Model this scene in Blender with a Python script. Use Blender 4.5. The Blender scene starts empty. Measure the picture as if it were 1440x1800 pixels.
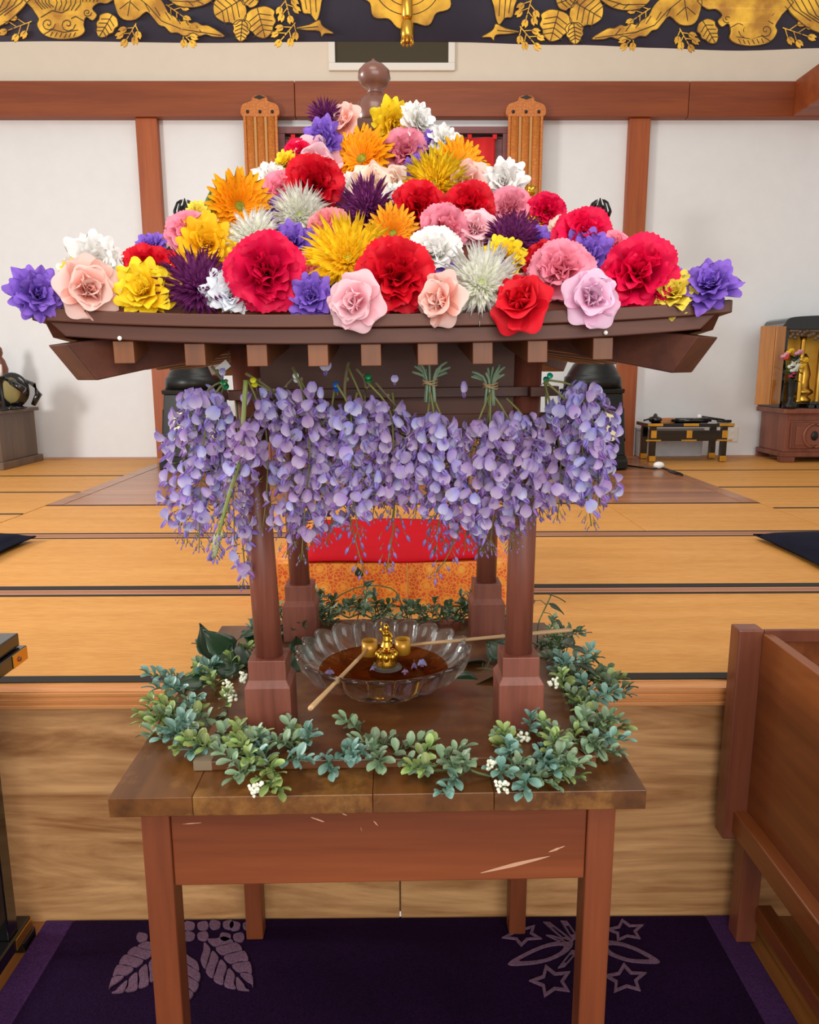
import bpy, bmesh, math, random
import numpy as np
from mathutils import Vector, Matrix, Euler
R = math.radians
random.seed(7)
scene = bpy.context.scene
COL = scene.collection
# ------------------------------------------------------------------ camera
H, F = 1.45, 1320.0
P, YAW, ROLL = R(10.7), R(.43), R(.14)
fw = Vector((math.sin(YAW)*math.cos(P), math.cos(YAW)*math.cos(P), -math.sin(P)))
r0 = Vector((math.cos(YAW), -math.sin(YAW), 0)); u0 = r0.cross(fw)
rt = r0*math.cos(ROLL)-u0*math.sin(ROLL); up = r0*math.sin(ROLL)+u0*math.cos(ROLL)
CAM = Vector((0, 0, H))
cd = bpy.data.cameras.new('camera'); cam = bpy.data.objects.new('camera', cd); COL.objects.link(cam)
cam.matrix_world = Matrix(((rt.x, up.x, -fw.x, 0), (rt.y, up.y, -fw.y, 0), (rt.z, up.z, -fw.z, H), (0, 0, 0, 1)))
cd.sensor_fit = 'HORIZONTAL'; cd.sensor_width = 36; cd.lens = F/1440*36; cd.clip_start = .02
scene.camera = cam
def ray(x, y): return fw+rt*((x-720)/F)+up*((900-y)/F)
def at(x, y, Y): k = ray(x, y); return CAM+k*(Y/k.y)          # point on the upright plane at depth Y
def gz(x, y, z): k = ray(x, y); return CAM+k*((z-H)/k.z)      # point on the level plane at height z
# ------------------------------------------------------------------ light
w = bpy.data.worlds.new('world'); scene.world = w; w.use_nodes = True
w.node_tree.nodes['Background'].inputs[0].default_value = (1.0, .975, .95, 1)
w.node_tree.nodes['Background'].inputs[1].default_value = .59
def area(name, loc, target, sx, sy, power, col):
    l = bpy.data.lights.new(name, 'AREA'); l.shape = 'RECTANGLE'; l.size = sx; l.size_y = sy; l.energy = power; l.color = col
    o = bpy.data.objects.new(name, l); COL.objects.link(o); o.location = loc
    o.rotation_euler = (Vector(target)-Vector(loc)).to_track_quat('-Z', 'Y').to_euler(); return o
area('assumed_left_light', (-4.6, 1.6, 2.3), (0, 3.5, 1.2), 1.1, 1.1, 170, (1, .97, .94))  # assumed light from the left, after the cabinet's shadow; no window is built there
area('rear_fill', (.6, -3.2, 2.3), (0, 1.5, 1.2), 4.0, 2.4, 150, (1, .97, .93))  # added fill light behind the camera, brightens the foreground
area('hall_top_fill', (-.3, -.4, 3.6), (0, .9, 0), 1.6, 1.2, 38, (1, .92, .82))  # added overhead fill for the front of the hall, no known lamp
area('altar_top_fill', (0, 4.4, 4.3), (0, 4.6, 0), 3.2, 1.2, 60, (1, .94, .86))  # added overhead fill for the back of the room, no known lamp
vs = scene.view_settings
vs.view_transform = 'Standard'; vs.look = 'None'; vs.exposure = 0.0; vs.gamma = 1; vs.use_curve_mapping = False
# ------------------------------------------------------------------ materials
def lin(h):
    if isinstance(h, str):
        h = h.lstrip('#'); c = [int(h[i:i+2], 16)/255 for i in (0, 2, 4)]
    else: c = h
    return tuple((x/12.92 if x <= .04045 else ((x+.055)/1.055)**2.4) for x in c)+(1,)
class NT:
    def __init__(s, name):
        s.m = bpy.data.materials.new(name); s.m.use_nodes = True; s.t = s.m.node_tree
        s.b = s.t.nodes['Principled BSDF']; s.out = s.t.nodes['Material Output']
    def n(s, typ, **k):
        x = s.t.nodes.new(typ)
        for a, v in k.items():
            if a.startswith('i_'):
                key = a[2:]; key = int(key) if key.isdigit() else key.replace('_', ' ')
                x.inputs[key].default_value = v
            else: setattr(x, a, v)
        return x
    def l(s, a, b): s.t.links.new(a, b)
    def ramp(s, fac, stops):
        r = s.n('ShaderNodeValToRGB'); e = r.color_ramp.elements
        while len(e) < len(stops): e.new(.5)
        for i, (p, c) in enumerate(stops): e[i].position = p; e[i].color = c
        s.l(fac, r.inputs[0]); return r.outputs[0]
    def mix(s, fac, a, b, mode='MIX'):
        m = s.n('ShaderNodeMix', data_type='RGBA', blend_type=mode)
        for sock, val in ((m.inputs[0], fac), (m.inputs[6], a), (m.inputs[7], b)):
            if hasattr(val, 'node'): s.l(val, sock)
            else: sock.default_value = val
        return m.outputs[2]
    def coord(s, scale, rnd=True, rot=(0, 0, 0)):
        tc = s.n('ShaderNodeTexCoord'); mp = s.n('ShaderNodeMapping'); mp.inputs['Scale'].default_value = scale; mp.inputs['Rotation'].default_value = rot
        s.l(tc.outputs['Object'], mp.inputs[0])
        if rnd:
            oi = s.n('ShaderNodeObjectInfo'); mu = s.n('ShaderNodeMath', operation='MULTIPLY', i_1=37.0); s.l(oi.outputs['Random'], mu.inputs[0])
            cb = s.n('ShaderNodeCombineXYZ'); [s.l(mu.outputs[0], cb.inputs[i]) for i in range(3)]
            s.l(cb.outputs[0], mp.inputs['Location'])
        return mp.outputs[0]
    def bump(s, h, strength, dist=.002):
        b = s.n('ShaderNodeBump', i_Strength=strength, i_Distance=dist); s.l(h, b.inputs['Height']); s.l(b.outputs[0], s.b.inputs['Normal'])
def plain(name, col, rough=.5, metal=0, var=0, spec=.5, coat=0, emit=0):
    t = NT(name); t.b.inputs['Roughness'].default_value = rough; t.b.inputs['Metallic'].default_value = metal
    t.b.inputs['Specular IOR Level'].default_value = spec; t.b.inputs['Coat Weight'].default_value = coat
    c = lin(col)
    if var:
        nz = t.n('ShaderNodeTexNoise', i_Scale=9.0, i_Detail=5.0); t.l(t.coord((1, 1, 1)), nz.inputs[0])
        d = tuple(x*(1-var) for x in c[:3])+(1,); e = tuple(min(1, x*(1+var)) for x in c[:3])+(1,)
        t.l(t.ramp(nz.outputs[0], [(.3, d), (.7, e)]), t.b.inputs['Base Color']); t.bump(nz.outputs[0], .1)
    else: t.b.inputs['Base Color'].default_value = c
    if emit: t.b.inputs['Emission Color'].default_value = c; t.b.inputs['Emission Strength'].default_value = emit
    return t.m
def wood(name, c0, c1, axis='x', scale=14, rough=.42, stretch=.06, wear=None, knots=.5, coat=0, bump=.15):
    t = NT(name); sc = [scale]*3; sc['xyz'.index(axis)] = scale*stretch
    co = t.coord(sc)
    a = t.n('ShaderNodeTexNoise', i_Scale=1.0, i_Detail=7.0, i_Roughness=.62, i_Distortion=knots); t.l(co, a.inputs[0])
    b = t.n('ShaderNodeTexNoise', i_Scale=7.0, i_Detail=3.0); t.l(co, b.inputs[0])
    ad = t.n('ShaderNodeMath', operation='MULTIPLY_ADD', i_1=.3); t.l(b.outputs[0], ad.inputs[0]); t.l(a.outputs[0], ad.inputs[2])
    base = t.ramp(ad.outputs[0], [(.46, lin(c0)), (.82, lin(c1))])
    oi = t.n('ShaderNodeObjectInfo'); hs = t.n('ShaderNodeHueSaturation'); mr = t.n('ShaderNodeMapRange', i_3=.90, i_4=1.1)
    t.l(oi.outputs['Random'], mr.inputs[0]); t.l(mr.outputs[0], hs.inputs['Value']); t.l(base, hs.inputs['Color']); base = hs.outputs[0]
    if wear:
        n2 = t.n('ShaderNodeTexNoise', i_Scale=11.0, i_Detail=8.0, i_Roughness=.7); t.l(t.coord((1, 1, 1)), n2.inputs[0])
        base = t.mix(t.ramp(n2.outputs[0], [(.50, (0, 0, 0, 1)), (.74, (1, 1, 1, 1))]), base, lin(wear))
    t.l(base, t.b.inputs['Base Color']); t.b.inputs['Roughness'].default_value = rough; t.b.inputs['Coat Weight'].default_value = coat
    t.bump(ad.outputs[0], bump, .001)
    return t.m
def petal_mat(name, inner, outer, var=.12, trans=.3, p0=.15, p1=.8, vein=0):
    t = NT(name); t.t.nodes.remove(t.b)
    at_ = t.n('ShaderNodeAttribute', attribute_name='u')
    c = t.ramp(at_.outputs['Fac'], [(p0, lin(inner)), (p1, lin(outer))])
    oi = t.n('ShaderNodeObjectInfo'); hs = t.n('ShaderNodeHueSaturation'); mr = t.n('ShaderNodeMapRange', i_3=1-var, i_4=1+var)
    t.l(oi.outputs['Random'], mr.inputs[0]); t.l(mr.outputs[0], hs.inputs['Value']); t.l(c, hs.inputs['Color'])
    col = hs.outputs[0]
    d = t.n('ShaderNodeBsdfPrincipled', i_Roughness=.55); d.inputs['Specular IOR Level'].default_value = .25; t.l(col, d.inputs['Base Color'])
    tr = t.n('ShaderNodeBsdfTranslucent'); t.l(col, tr.inputs[0])
    mx = t.n('ShaderNodeMixShader', i_0=trans); t.l(d.outputs[0], mx.inputs[1]); t.l(tr.outputs[0], mx.inputs[2]); t.l(mx.outputs[0], t.out.inputs[0])
    return t.m
def tatami_mat():
    t = NT('tatami_rush')
    wv = t.n('ShaderNodeTexWave', wave_type='BANDS', bands_direction='Y', i_Scale=30.0, i_Distortion=.15, i_Detail=1.0); t.l(t.coord((1, 1, 1), False), wv.inputs[0])
    n1 = t.n('ShaderNodeTexNoise', i_Scale=4.0, i_Detail=6.0); t.l(t.coord((.35, 3.5, 1), True, (0, 0, .25)), n1.inputs[0])
    n2 = t.n('ShaderNodeTexNoise', i_Scale=160.0, i_Detail=2.0); t.l(t.coord((.12, 1, 1)), n2.inputs[0])
    c = t.ramp(n1.outputs[0], [(.3, lin('#cc8c3f')), (.7, lin('#e0a054'))])
    c = t.mix(.30, c, t.ramp(n2.outputs[0], [(.35, lin('#bd7c34')), (.65, lin('#e6ac5e'))]))
    c = t.mix(t.ramp(wv.outputs['Fac'], [(.0, (.28, .28, .28, 1)), (.45, (0, 0, 0, 1))]), c, lin('#a06a2c'))
    t.l(c, t.b.inputs['Base Color']); t.b.inputs['Roughness'].default_value = .5; t.b.inputs['Specular IOR Level'].default_value = .3
    t.bump(wv.outputs['Fac'], .35, .003); return t.m
def brocade(name, c0, c1, c2, scale):
    t = NT(name); co = t.coord((1, 1, 1), False)
    v = t.n('ShaderNodeTexVoronoi', i_Scale=scale, i_Randomness=.55); t.l(co, v.inputs[0])
    v2 = t.n('ShaderNodeTexVoronoi', feature='DISTANCE_TO_EDGE', i_Scale=scale*4.5); t.l(co, v2.inputs[0])
    fl = t.ramp(v.outputs['Distance'], [(.0, lin(c2)), (.22, lin(c1)), (.30, lin(c0)), (.36, lin(c1)), (.46, lin(c0))])
    ed = t.ramp(v2.outputs['Distance'], [(.05, (1, 1, 1, 1)), (.12, (0, 0, 0, 1))])
    t.l(t.mix(ed, fl, lin(c1)), t.b.inputs['Base Color']); t.b.inputs['Roughness'].default_value = .5; return t.m
def glass_mat(name, col, mixv=.5, rough=.02):
    t = NT(name); t.t.nodes.remove(t.b)
    g = t.n('ShaderNodeBsdfGlass', i_IOR=1.45, i_Roughness=rough); g.inputs[0].default_value = col
    tr = t.n('ShaderNodeBsdfTransparent'); tr.inputs[0].default_value = col
    mx = t.n('ShaderNodeMixShader', i_0=mixv); t.l(tr.outputs[0], mx.inputs[1]); t.l(g.outputs[0], mx.inputs[2]); t.l(mx.outputs[0], t.out.inputs[0]); return t.m
def tea_mat():
    t = NT('sweet_tea'); co = t.coord((1, 1, 1), False)
    nz = t.n('ShaderNodeTexNoise', i_Scale=30.0, i_Detail=3.0, i_Distortion=1.5); t.l(co, nz.inputs[0])
    t.b.inputs['Base Color'].default_value = lin('#b0642a'); t.b.inputs['Roughness'].default_value = .06; t.bump(nz.outputs[0], .25, .006)
    tr = t.n('ShaderNodeBsdfTransparent'); tr.inputs[0].default_value = (.80, .42, .17, 1)
    mx = t.n('ShaderNodeMixShader', i_0=.45); t.l(tr.outputs[0], mx.inputs[1]); t.l(t.b.outputs[0], mx.inputs[2]); t.l(mx.outputs[0], t.out.inputs[0]); return t.m
def gold_cloth(name, c0, c1):
    t = NT(name); nz = t.n('ShaderNodeTexNoise', i_Scale=14.0, i_Detail=4.0); t.l(t.coord((1, 1, 1)), nz.inputs[0])
    t.l(t.ramp(nz.outputs[0], [(.35, lin(c0)), (.65, lin(c1))]), t.b.inputs['Base Color']); t.b.inputs['Metallic'].default_value = .4; t.b.inputs['Roughness'].default_value = .42
    wv = t.n('ShaderNodeTexWave', i_Scale=160.0); t.l(t.coord((1, 1, 1)), wv.inputs[0]); t.bump(wv.outputs['Fac'], .3, .001); return t.m
def carpet_mat(name, c, var=.5):
    t = NT(name); nz = t.n('ShaderNodeTexNoise', i_Scale=260.0, i_Detail=3.0); t.l(t.coord((1, 1, 1), False), nz.inputs[0])
    n2 = t.n('ShaderNodeTexNoise', i_Scale=5.0, i_Detail=3.0); t.l(t.coord((1, 1, 1), False), n2.inputs[0])
    b = lin(c); d = tuple(x*(1-var) for x in b[:3])+(1,); e = tuple(x*(1+var) for x in b[:3])+(1,)
    c1 = t.ramp(nz.outputs[0], [(.3, d), (.7, e)]); c2 = t.ramp(n2.outputs[0], [(.3, (.75, .75, .75, 1)), (.7, (1.15, 1.15, 1.15, 1))])
    t.l(t.mix(1.0, c1, c2, 'MULTIPLY'), t.b.inputs['Base Color']); t.b.inputs['Roughness'].default_value = .95; t.b.inputs['Specular IOR Level'].default_value = .1
    t.bump(nz.outputs[0], .6, .003); return t.m
M = {}
M['wall'] = plain('wall_plaster', '#eceded', .85, var=.015)
M['upper'] = plain('plaster_warm_light_tint', '#e4d6c2', .85, var=.015)  # same plaster as the wall, with warm light put into its colour
M['beam'] = wood('beam_wood', '#7c3613', '#984a1b', 'x', 9, .5)
M['post'] = wood('post_wood', '#97451b', '#b35d28', 'z', 9, .5)
M['trim'] = wood('trim_wood', '#b0744a', '#c98e5e', 'x', 16, .45)
M['board'] = wood('board_wood', '#8d5434', '#b0764f', 'x', 12, .3, coat=.15)
M['floor'] = wood('hall_floor_wood', '#6f3f1a', '#97602e', 'y', 14, .35, coat=.2)
M['ply'] = wood('plywood', '#96643a', '#d8a670', 'x', 7.5, .42, stretch=.12, knots=2.6, bump=.05)
M['sill'] = wood('sill_wood', '#b5713c', '#d9985c', 'x', 22, .45)
M['tatami'] = tatami_mat()
M['heri'] = plain('black_border_cloth', '#1b1712', .8)
M['table'] = wood('table_redbrown', '#6a3116', '#8a4724', 'x', 10, .45, wear=None)
M['tablez'] = wood('table_leg_redbrown', '#652f18', '#834324', 'z', 10, .45)
M['top'] = wood('table_top_worn', '#472609', '#70431a', 'y', 10, .38, wear='#9a6c32', coat=.1)
M['shrine'] = wood('shrine_wood', '#472014', '#63331e', 'x', 16, .55)
M['shriney'] = wood('shrine_wood_side', '#472014', '#63331e', 'y', 16, .55)
M['shrinez'] = wood('shrine_pillar_wood', '#673528', '#8a4e3d', 'z', 18, .4)
M['rafter'] = wood('rafter_end_wood', '#5e3218', '#7d4822', 'z', 16, .5)
M['baseboard'] = wood('shrine_base_wood', '#4a2814', '#6f4120', 'x', 9, .36, wear='#7d5228')
M['dome'] = plain('finial_wood', '#6f4537', .35, var=.2, coat=.3)
M['offer'] = wood('offertory_wood', '#642f12', '#8a4a20', 'y', 8, .38, coat=.15)
M['offerz'] = wood('offertory_post_wood', '#633222', '#7f4630', 'z', 9, .38, coat=.15)
M['black'] = plain('black_lacquer', '#0e0d0d', .18, coat=.5)
M['bronze'] = plain('black_bronze', '#191a18', .38, metal=.3, var=.3)
M['gold'] = plain('gilt_metal', '#d9a440', .3, metal=.9, var=.15)
M['goldb'] = plain('bright_gilt', '#e2ab3a', .22, metal=.95)
M['paper'] = plain('lit_paper', '#f0e7c4', .7)
M['white'] = plain('white_plastic', '#efeeea', .45)
M['cream'] = plain('cream_paint', '#ece6da', .6)
M['olive'] = plain('dark_opening', '#453c2a', .8)
M['red'] = plain('red_cloth', '#bb0016', .9, var=.05, spec=.15)
M['redc'] = plain('red_curtain_cloth', '#d11a1c', .75, var=.06)
M['mauve'] = wood('mauve_frame', '#6a3c3c', '#845050', 'x', 12, .5)
M['navy'] = plain('navy_cloth', '#0e1122', .9, var=.3, spec=.15)
M['bannerdk'] = plain('banner_purple_cloth', '#2e2937', .8, var=.15)
M['bgold'] = gold_cloth('gold_embroidery', '#a06c1c', '#e3ae34')
M['bline'] = plain('embroidery_outline', '#3a2712', .8)
M['brocade'] = brocade('orange_brocade', '#d65a2a', '#ee9c38', '#f6c662', 17)
M['obrocade'] = brocade('orange_banner_brocade', '#b35d1e', '#cf7d2f', '#d89244', 40)
M['oedge'] = plain('tan_piping', '#c48d50', .6)
M['cabl'] = wood('dark_cabinet_wood', '#54402f', '#6d5644', 'z', 10, .4)
M['cabr'] = wood('red_cabinet_wood', '#6b3826', '#854b35', 'z', 10, .4)
M['cabdoor'] = wood('gold_door_wood', '#9a5a18', '#c8842c', 'z', 8, .25, coat=.3)
M['grey'] = plain('grey_box', '#c3c3c6', .6, var=.1)
M['carpet'] = carpet_mat('purple_carpet', '#1c0726')
M['carpetb'] = carpet_mat('purple_carpet_border', '#3e234b', .35)
M['motif'] = carpet_mat('mauve_carved_pile', '#6a4f62', .3)
M['stem'] = plain('wisteria_stem', '#6b6b35', .6, var=.25)
M['twig'] = plain('wisteria_twig', '#6f6444', .7, var=.25)
M['greenstem'] = plain('carnation_calyx', '#4f7a44', .5, var=.15)
M['fleaf'] = plain('flower_leaf', '#3d6a2c', .5, var=.2)
M['ivy'] = plain('ivy_leaf', '#1f3a20', .35, var=.25)
M['gstem'] = plain('garland_stem', '#5e6a3e', .6, var=.2)
M['berry'] = plain('white_berry', '#e9ecd6', .4)
M['bamboo'] = wood('bamboo', '#a97f52', '#cfaa7c', 'z', 30, .45)
M['glass'] = glass_mat('clear_glass', (.97, .985, .98, 1), .8)
M['tea'] = tea_mat()
M['tape'] = plain('old_tape', '#85745e', .35, var=.2)
for nm, c in (('pin_green', '#0f7d46'), ('pin_teal', '#0c8a6a'), ('pin_yellow', '#d8d423'), ('pin_white', '#dfe6e6'), ('pin_blue', '#1560b8')): M[nm] = plain(nm, c, .2, coat=.4)
M['band'] = plain('rubber_band', '#a08560', .6)
# ------------------------------------------------------------------ mesh helpers
class MB:
    def __init__(s): s.v = []; s.f = []; s.mi = []; s.u = []
    def add(s, v, f, m=0, u=None):
        o = len(s.v); s.v += [tuple(p) for p in v]; s.f += [tuple(i+o for i in q) for q in f]; s.mi += [m]*len(f)
        s.u += list(u) if u is not None else [0.0]*len(v); return s
    def box(s, a, b, m=0, mat=None):
        x0, y0, z0 = a; x1, y1, z1 = b
        v = [Vector(p) for p in ((x0, y0, z0), (x1, y0, z0), (x1, y1, z0), (x0, y1, z0), (x0, y0, z1), (x1, y0, z1), (x1, y1, z1), (x0, y1, z1))]
        if mat is not None: v = [mat@p for p in v]
        return s.add(v, [(0, 3, 2, 1), (4, 5, 6, 7), (0, 1, 5, 4), (1, 2, 6, 5), (2, 3, 7, 6), (3, 0, 4, 7)], m)
    def hexa(s, v, m=0): return s.add(v, [(0, 3, 2, 1), (4, 5, 6, 7), (0, 1, 5, 4), (1, 2, 6, 5), (2, 3, 7, 6), (3, 0, 4, 7)], m)
    def lathe(s, prof, n=24, c=(0, 0, 0), m=0, ph=0, fn=None, cap=True):
        v = []; f = []
        for k, (r, z) in enumerate(prof):
            for i in range(n):
                a = ph+2*math.pi*i/n; rr = r*(fn(a, k) if fn else 1); v.append((c[0]+rr*math.cos(a), c[1]+rr*math.sin(a), c[2]+z))
        for k in range(len(prof)-1):
            for i in range(n):
                j = (i+1) % n; f.append((k*n+i, k*n+j, (k+1)*n+j, (k+1)*n+i))
        if cap: f.append(tuple(range(n-1, -1, -1))); f.append(tuple((len(prof)-1)*n+i for i in range(n)))
        return s.add(v, f, m)
    def tube(s, pts, rad, n=6, m=0, cap=True):
        pts = [Vector(p) for p in pts]; K = len(pts)
        if not hasattr(rad, '__len__'): rad = [rad]*K
        v = []; f = []; ref = None
        for k in range(K):
            t = (pts[min(k+1, K-1)]-pts[max(k-1, 0)]).normalized()
            if ref is None: ref = Vector((0, 0, 1)) if abs(t.z) < .9 else Vector((1, 0, 0))
            a = t.cross(ref).normalized(); b = t.cross(a).normalized(); ref = -b if False else ref
            for i in range(n):
                g = 2*math.pi*i/n; v.append(pts[k]+(a*math.cos(g)+b*math.sin(g))*rad[k])
        for k in range(K-1):
            for i in range(n):
                j = (i+1) % n; f.append((k*n+i, k*n+j, (k+1)*n+j, (k+1)*n+i))
        if cap: f.append(tuple(range(n-1, -1, -1))); f.append(tuple((K-1)*n+i for i in range(n)))
        return s.add(v, f, m)
    def ell(s, c, r, n=12, k=8, m=0, mat=None):
        if not hasattr(r, '__len__'): r = (r, r, r)
        v = []; f = []
        for a in range(k+1):
            t = math.pi*a/k
            for i in range(n):
                g = 2*math.pi*i/n; p = Vector((r[0]*math.sin(t)*math.cos(g), r[1]*math.sin(t)*math.sin(g), -r[2]*math.cos(t)))
                if mat is not None: p = mat@p
                v.append(p+Vector(c))
        for a in range(k):
            for i in range(n):
                j = (i+1) % n; f.append((a*n+i, a*n+j, (a+1)*n+j, (a+1)*n+i))
        return s.add(v, f, m)
    def prism(s, poly, h0, h1, fn, m=0):
        n = len(poly); v = [fn(p[0], p[1], h0) for p in poly]+[fn(p[0], p[1], h1) for p in poly]
        f = [tuple(range(n)), tuple(range(2*n-1, n-1, -1))]+[(i, (i+1) % n+0, (i+1) % n+n, i+n) for i in range(n)]
        return s.add(v, f, m)
    def grid(s, fn, nu, nv, m=0, us=None):
        v = []; f = []; u = []
        for i in range(nu+1):
            for j in range(nv+1): v.append(fn(i/nu, j/nv)); u.append(i/nu)
        for i in range(nu):
            for j in range(nv): a = i*(nv+1)+j; f.append((a, a+1, a+nv+2, a+nv+1))
        return s.add(v, f, m, u)
    def mesh(s, name, mats, smooth=False, ucol=False):
        me = bpy.data.meshes.new(name); me.from_pydata([tuple(p) for p in s.v], [], s.f)
        for mm in (mats if isinstance(mats, (list, tuple)) else [mats]): me.materials.append(mm)
        if any(s.mi): me.polygons.foreach_set('material_index', s.mi)
        if smooth: me.polygons.foreach_set('use_smooth', [True]*len(s.f))
        if ucol: a = me.attributes.new('u', 'FLOAT', 'POINT'); a.data.foreach_set('value', s.u)
        bm = bmesh.new(); bm.from_mesh(me); bmesh.ops.recalc_face_normals(bm, faces=bm.faces)
        if not ucol: bmesh.ops.remove_doubles(bm, verts=bm.verts, dist=1e-6)
        bm.to_mesh(me); bm.free(); me.update(); return me
    def build(s, name, mats, parent=None, smooth=False, bevel=0, loc=None):
        return link(name, s.mesh(name, mats, smooth), parent, bevel=bevel, loc=loc, smooth=smooth)
def link(name, me, parent=None, mat=None, bevel=0, loc=None, smooth=False):
    o = bpy.data.objects.new(name, me); COL.objects.link(o)
    if parent is not None: o.parent = parent
    if mat is not None: o.matrix_local = mat
    if loc is not None: o.location = loc
    if bevel:
        b = o.modifiers.new('bevel', 'BEVEL'); b.width = bevel; b.segments = 2; b.limit_method = 'ANGLE'; b.angle_limit = R(50)
    return o
def tag(o, label=None, cat=None, group=None, kind=None):
    if label: o['label'] = label
    if cat: o['category'] = cat
    if group: o['group'] = group
    if kind: o['kind'] = kind
    return o
def thing(name, label, cat, loc=(0, 0, 0), rz=0, group=None):
    o = bpy.data.objects.new(name, None); COL.objects.link(o); o.location = loc; o.rotation_euler = (0, 0, rz); o.empty_display_size = .05
    return tag(o, label, cat, group)
def struct(o): o['kind'] = 'structure'; return o
def B(name, a, b, mat, parent=None, bevel=0): return MB().box(a, b).build(name, mat, parent, bevel=bevel)
def sm_poly(pts, n=4):
    out = []; K = len(pts)
    for i in range(K):
        p0, p1, p2, p3 = (np.array(pts[(i+k) % K], float) for k in (-1, 0, 1, 2))
        for k in range(n):
            t = k/n; out.append(tuple(.5*((2*p1)+(p2-p0)*t+(2*p0-5*p1+4*p2-p3)*t*t+(3*p1-p0-3*p2+p3)*t**3)))
    return out
def fill(mb, outer, fn, m=0):      # cap a (maybe concave) outline with triangles
    from mathutils.geometry import tessellate_polygon
    tri = tessellate_polygon([[Vector((p[0], p[1], 0)) for p in outer]])
    mb.add([fn(*p) for p in outer], [tuple(t) for t in tri], m)
def plate(mb, outer, f0, f1, m=0): # solid plate between two mappings of an outline
    from mathutils.geometry import tessellate_polygon
    tri = tessellate_polygon([[Vector((p[0], p[1], 0)) for p in outer]]); n = len(outer)
    v = [f0(*p) for p in outer]+[f1(*p) for p in outer]
    mb.add(v, [tuple(t) for t in tri]+[tuple(i+n for i in t) for t in tri]+[(i, (i+1) % n, (i+1) % n+n, i+n) for i in range(n)], m)
# ================================================================== SETTING
ZP, YF, YW = .665, 1.78, 6.9          # platform height, platform front, back wall
WX = 6.0
# lower floor of planks
fl = struct(B('floor', (-3, -.6, -.05), (3, YF+.02, -.012), M['floor']))
pm = MB().box((-.0435, -1.19, -.006), (.0435, 1.19, .006)).mesh('floor_plank', M['floor'])
for i in range(42): link('plank', pm, fl, loc=(-1.85+i*.088, .6, -.006))
# raised platform: body, front panels, sill, tatami
pb = struct(B('floor_platform', (-WX, YF+.03, 0), (WX, YW, ZP-.06), M['ply']))
for i, (a, b) in enumerate(((-3.2, -2.16), (-2.156, -1.082), (-1.078, -.016), (-.012, 1.062), (1.066, 2.14), (2.144, 3.2))):
    B('front_panel', (a, YF, .0), (b, YF+.03, .616), M['ply'], pb, .0015)
sl = struct(B('trim_1', (-WX, YF-.012, .616), (WX, YF+.05, ZP-.003), M['sill']))
for i, (z0, y0) in enumerate(((.617, -.018), (.632, -.016), (.648, -.014))):
    B('sill_moulding', (-WX, YF+y0, z0), (WX, YF, z0+.0105), M['sill'], sl, .002)
def mat_(x0, x1, y0, y1, label, group, hf=.028, hb=.02):
    t = thing('tatami_mat', label, 'tatami', ((x0+x1)/2, (y0+y1)/2, ZP-.06), 0, group)
    a, b = (x1-x0)/2-.0015, (y1-y0)/2-.001
    MB().box((-a, -b, 0), (a, b, .06)).build('rush_surface', M['tatami'], t, bevel=.003)
    for s, h in ((-1, hf), (1, hb)):
        if h: MB().box((-a, min(s*b, s*(b-h)), .0595), (a, max(s*b, s*(b-h)), .062)).build('cloth_border', M['heri'], t)
def row(y0, y1, xs, label, group, **k):
    for i, (a, b) in enumerate(zip(xs, xs[1:])): mat_(a, b, y0, y1, label if isinstance(label, str) else label[i], group, **k)
row(YF+.035, 2.585, (-3.8, -1.97, -.15, 1.67, 3.5), ['tatami mat behind the front sill, farther out than the black lacquer stand', 'tatami mat behind the front sill between lacquer stand and flower shrine', 'tatami mat behind the front sill between flower shrine and offertory box', 'tatami mat behind the front sill, farther out than the offertory box'], 'front tatami row', hf=.04, hb=.018)
row(2.645, 3.515, (-3.85, -1.95, -.05, 1.85, 3.75), ['tatami mat between the rails beyond the cushion on the lacquer stand side', 'tatami mat between the rails under the cushion on the lacquer stand side', 'tatami mat between the rails under the cushion on the offertory box side', 'tatami mat between the rails beyond the cushion on the offertory box side'], 'middle tatami row', hf=.045, hb=.014)
row(3.60, 4.41, (-2.125, -.62, 1.2, 2.125), ['tatami mat between far rail and bare boards, on the dark cabinet side', 'tatami mat between far rail and bare boards, right behind the flower shrine', 'shorter tatami mat between far rail and bare boards, on the lacquered desk side'], 'back tatami row', hf=.018, hb=.02)
for i, (y0, y1) in enumerate(((2.588, 2.642), (3.518, 3.598))):
    t_ = struct(B('trim_%d' % (i+2), (-WX, y0, ZP-.06), (WX, y1, ZP+.001), M['trim']))
    for g in (.3, .62): B('rail_groove', (-WX, y0+(y1-y0)*g, ZP+.0008), (WX, y0+(y1-y0)*(g+.1), ZP+.0018), M['mauve'], t_)
for i, (y0, y1) in enumerate(((3.6, 4.15), (4.15, 4.92), (4.92, 5.70), (5.70, 6.74))):
    w_ = ('tatami mat running toward the black lacquer stand side, next to the far rail', 'tatami mat level with the front edge of the bare boards, cabinet side', 'tatami mat two rows before the dark cabinet', 'tatami mat on which the dark cabinet stands')[i]
    row(y0, y1, (-4.05, -2.13), w_, None, hf=0, hb=.028 if i < 3 else 0)
for i, (y0, y1) in enumerate(((3.6, 4.25), (4.25, 5.03), (5.03, 5.9), (5.9, 6.74))):
    w_ = ('tatami mat next to the far rail on the chest side of the boards', 'tatami mat level with the front edge of the bare boards, chest side', 'tatami mat beside the power cord, one row before the lacquered desk', 'tatami mat on which the lacquered desk and chest stand')[i]
    row(y0, y1, (2.13, 4.4), w_, None, hf=0, hb=.028 if i < 3 else 0)
bo = struct(B('floor_boards', (-2.12, 4.42, ZP-.06), (2.12, 6.74, ZP-.02), M['board']))
bm_ = MB().box((-2.118, -.0955, -.02), (2.118, .0955, 0)).mesh('board_plank', M['board'])
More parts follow.
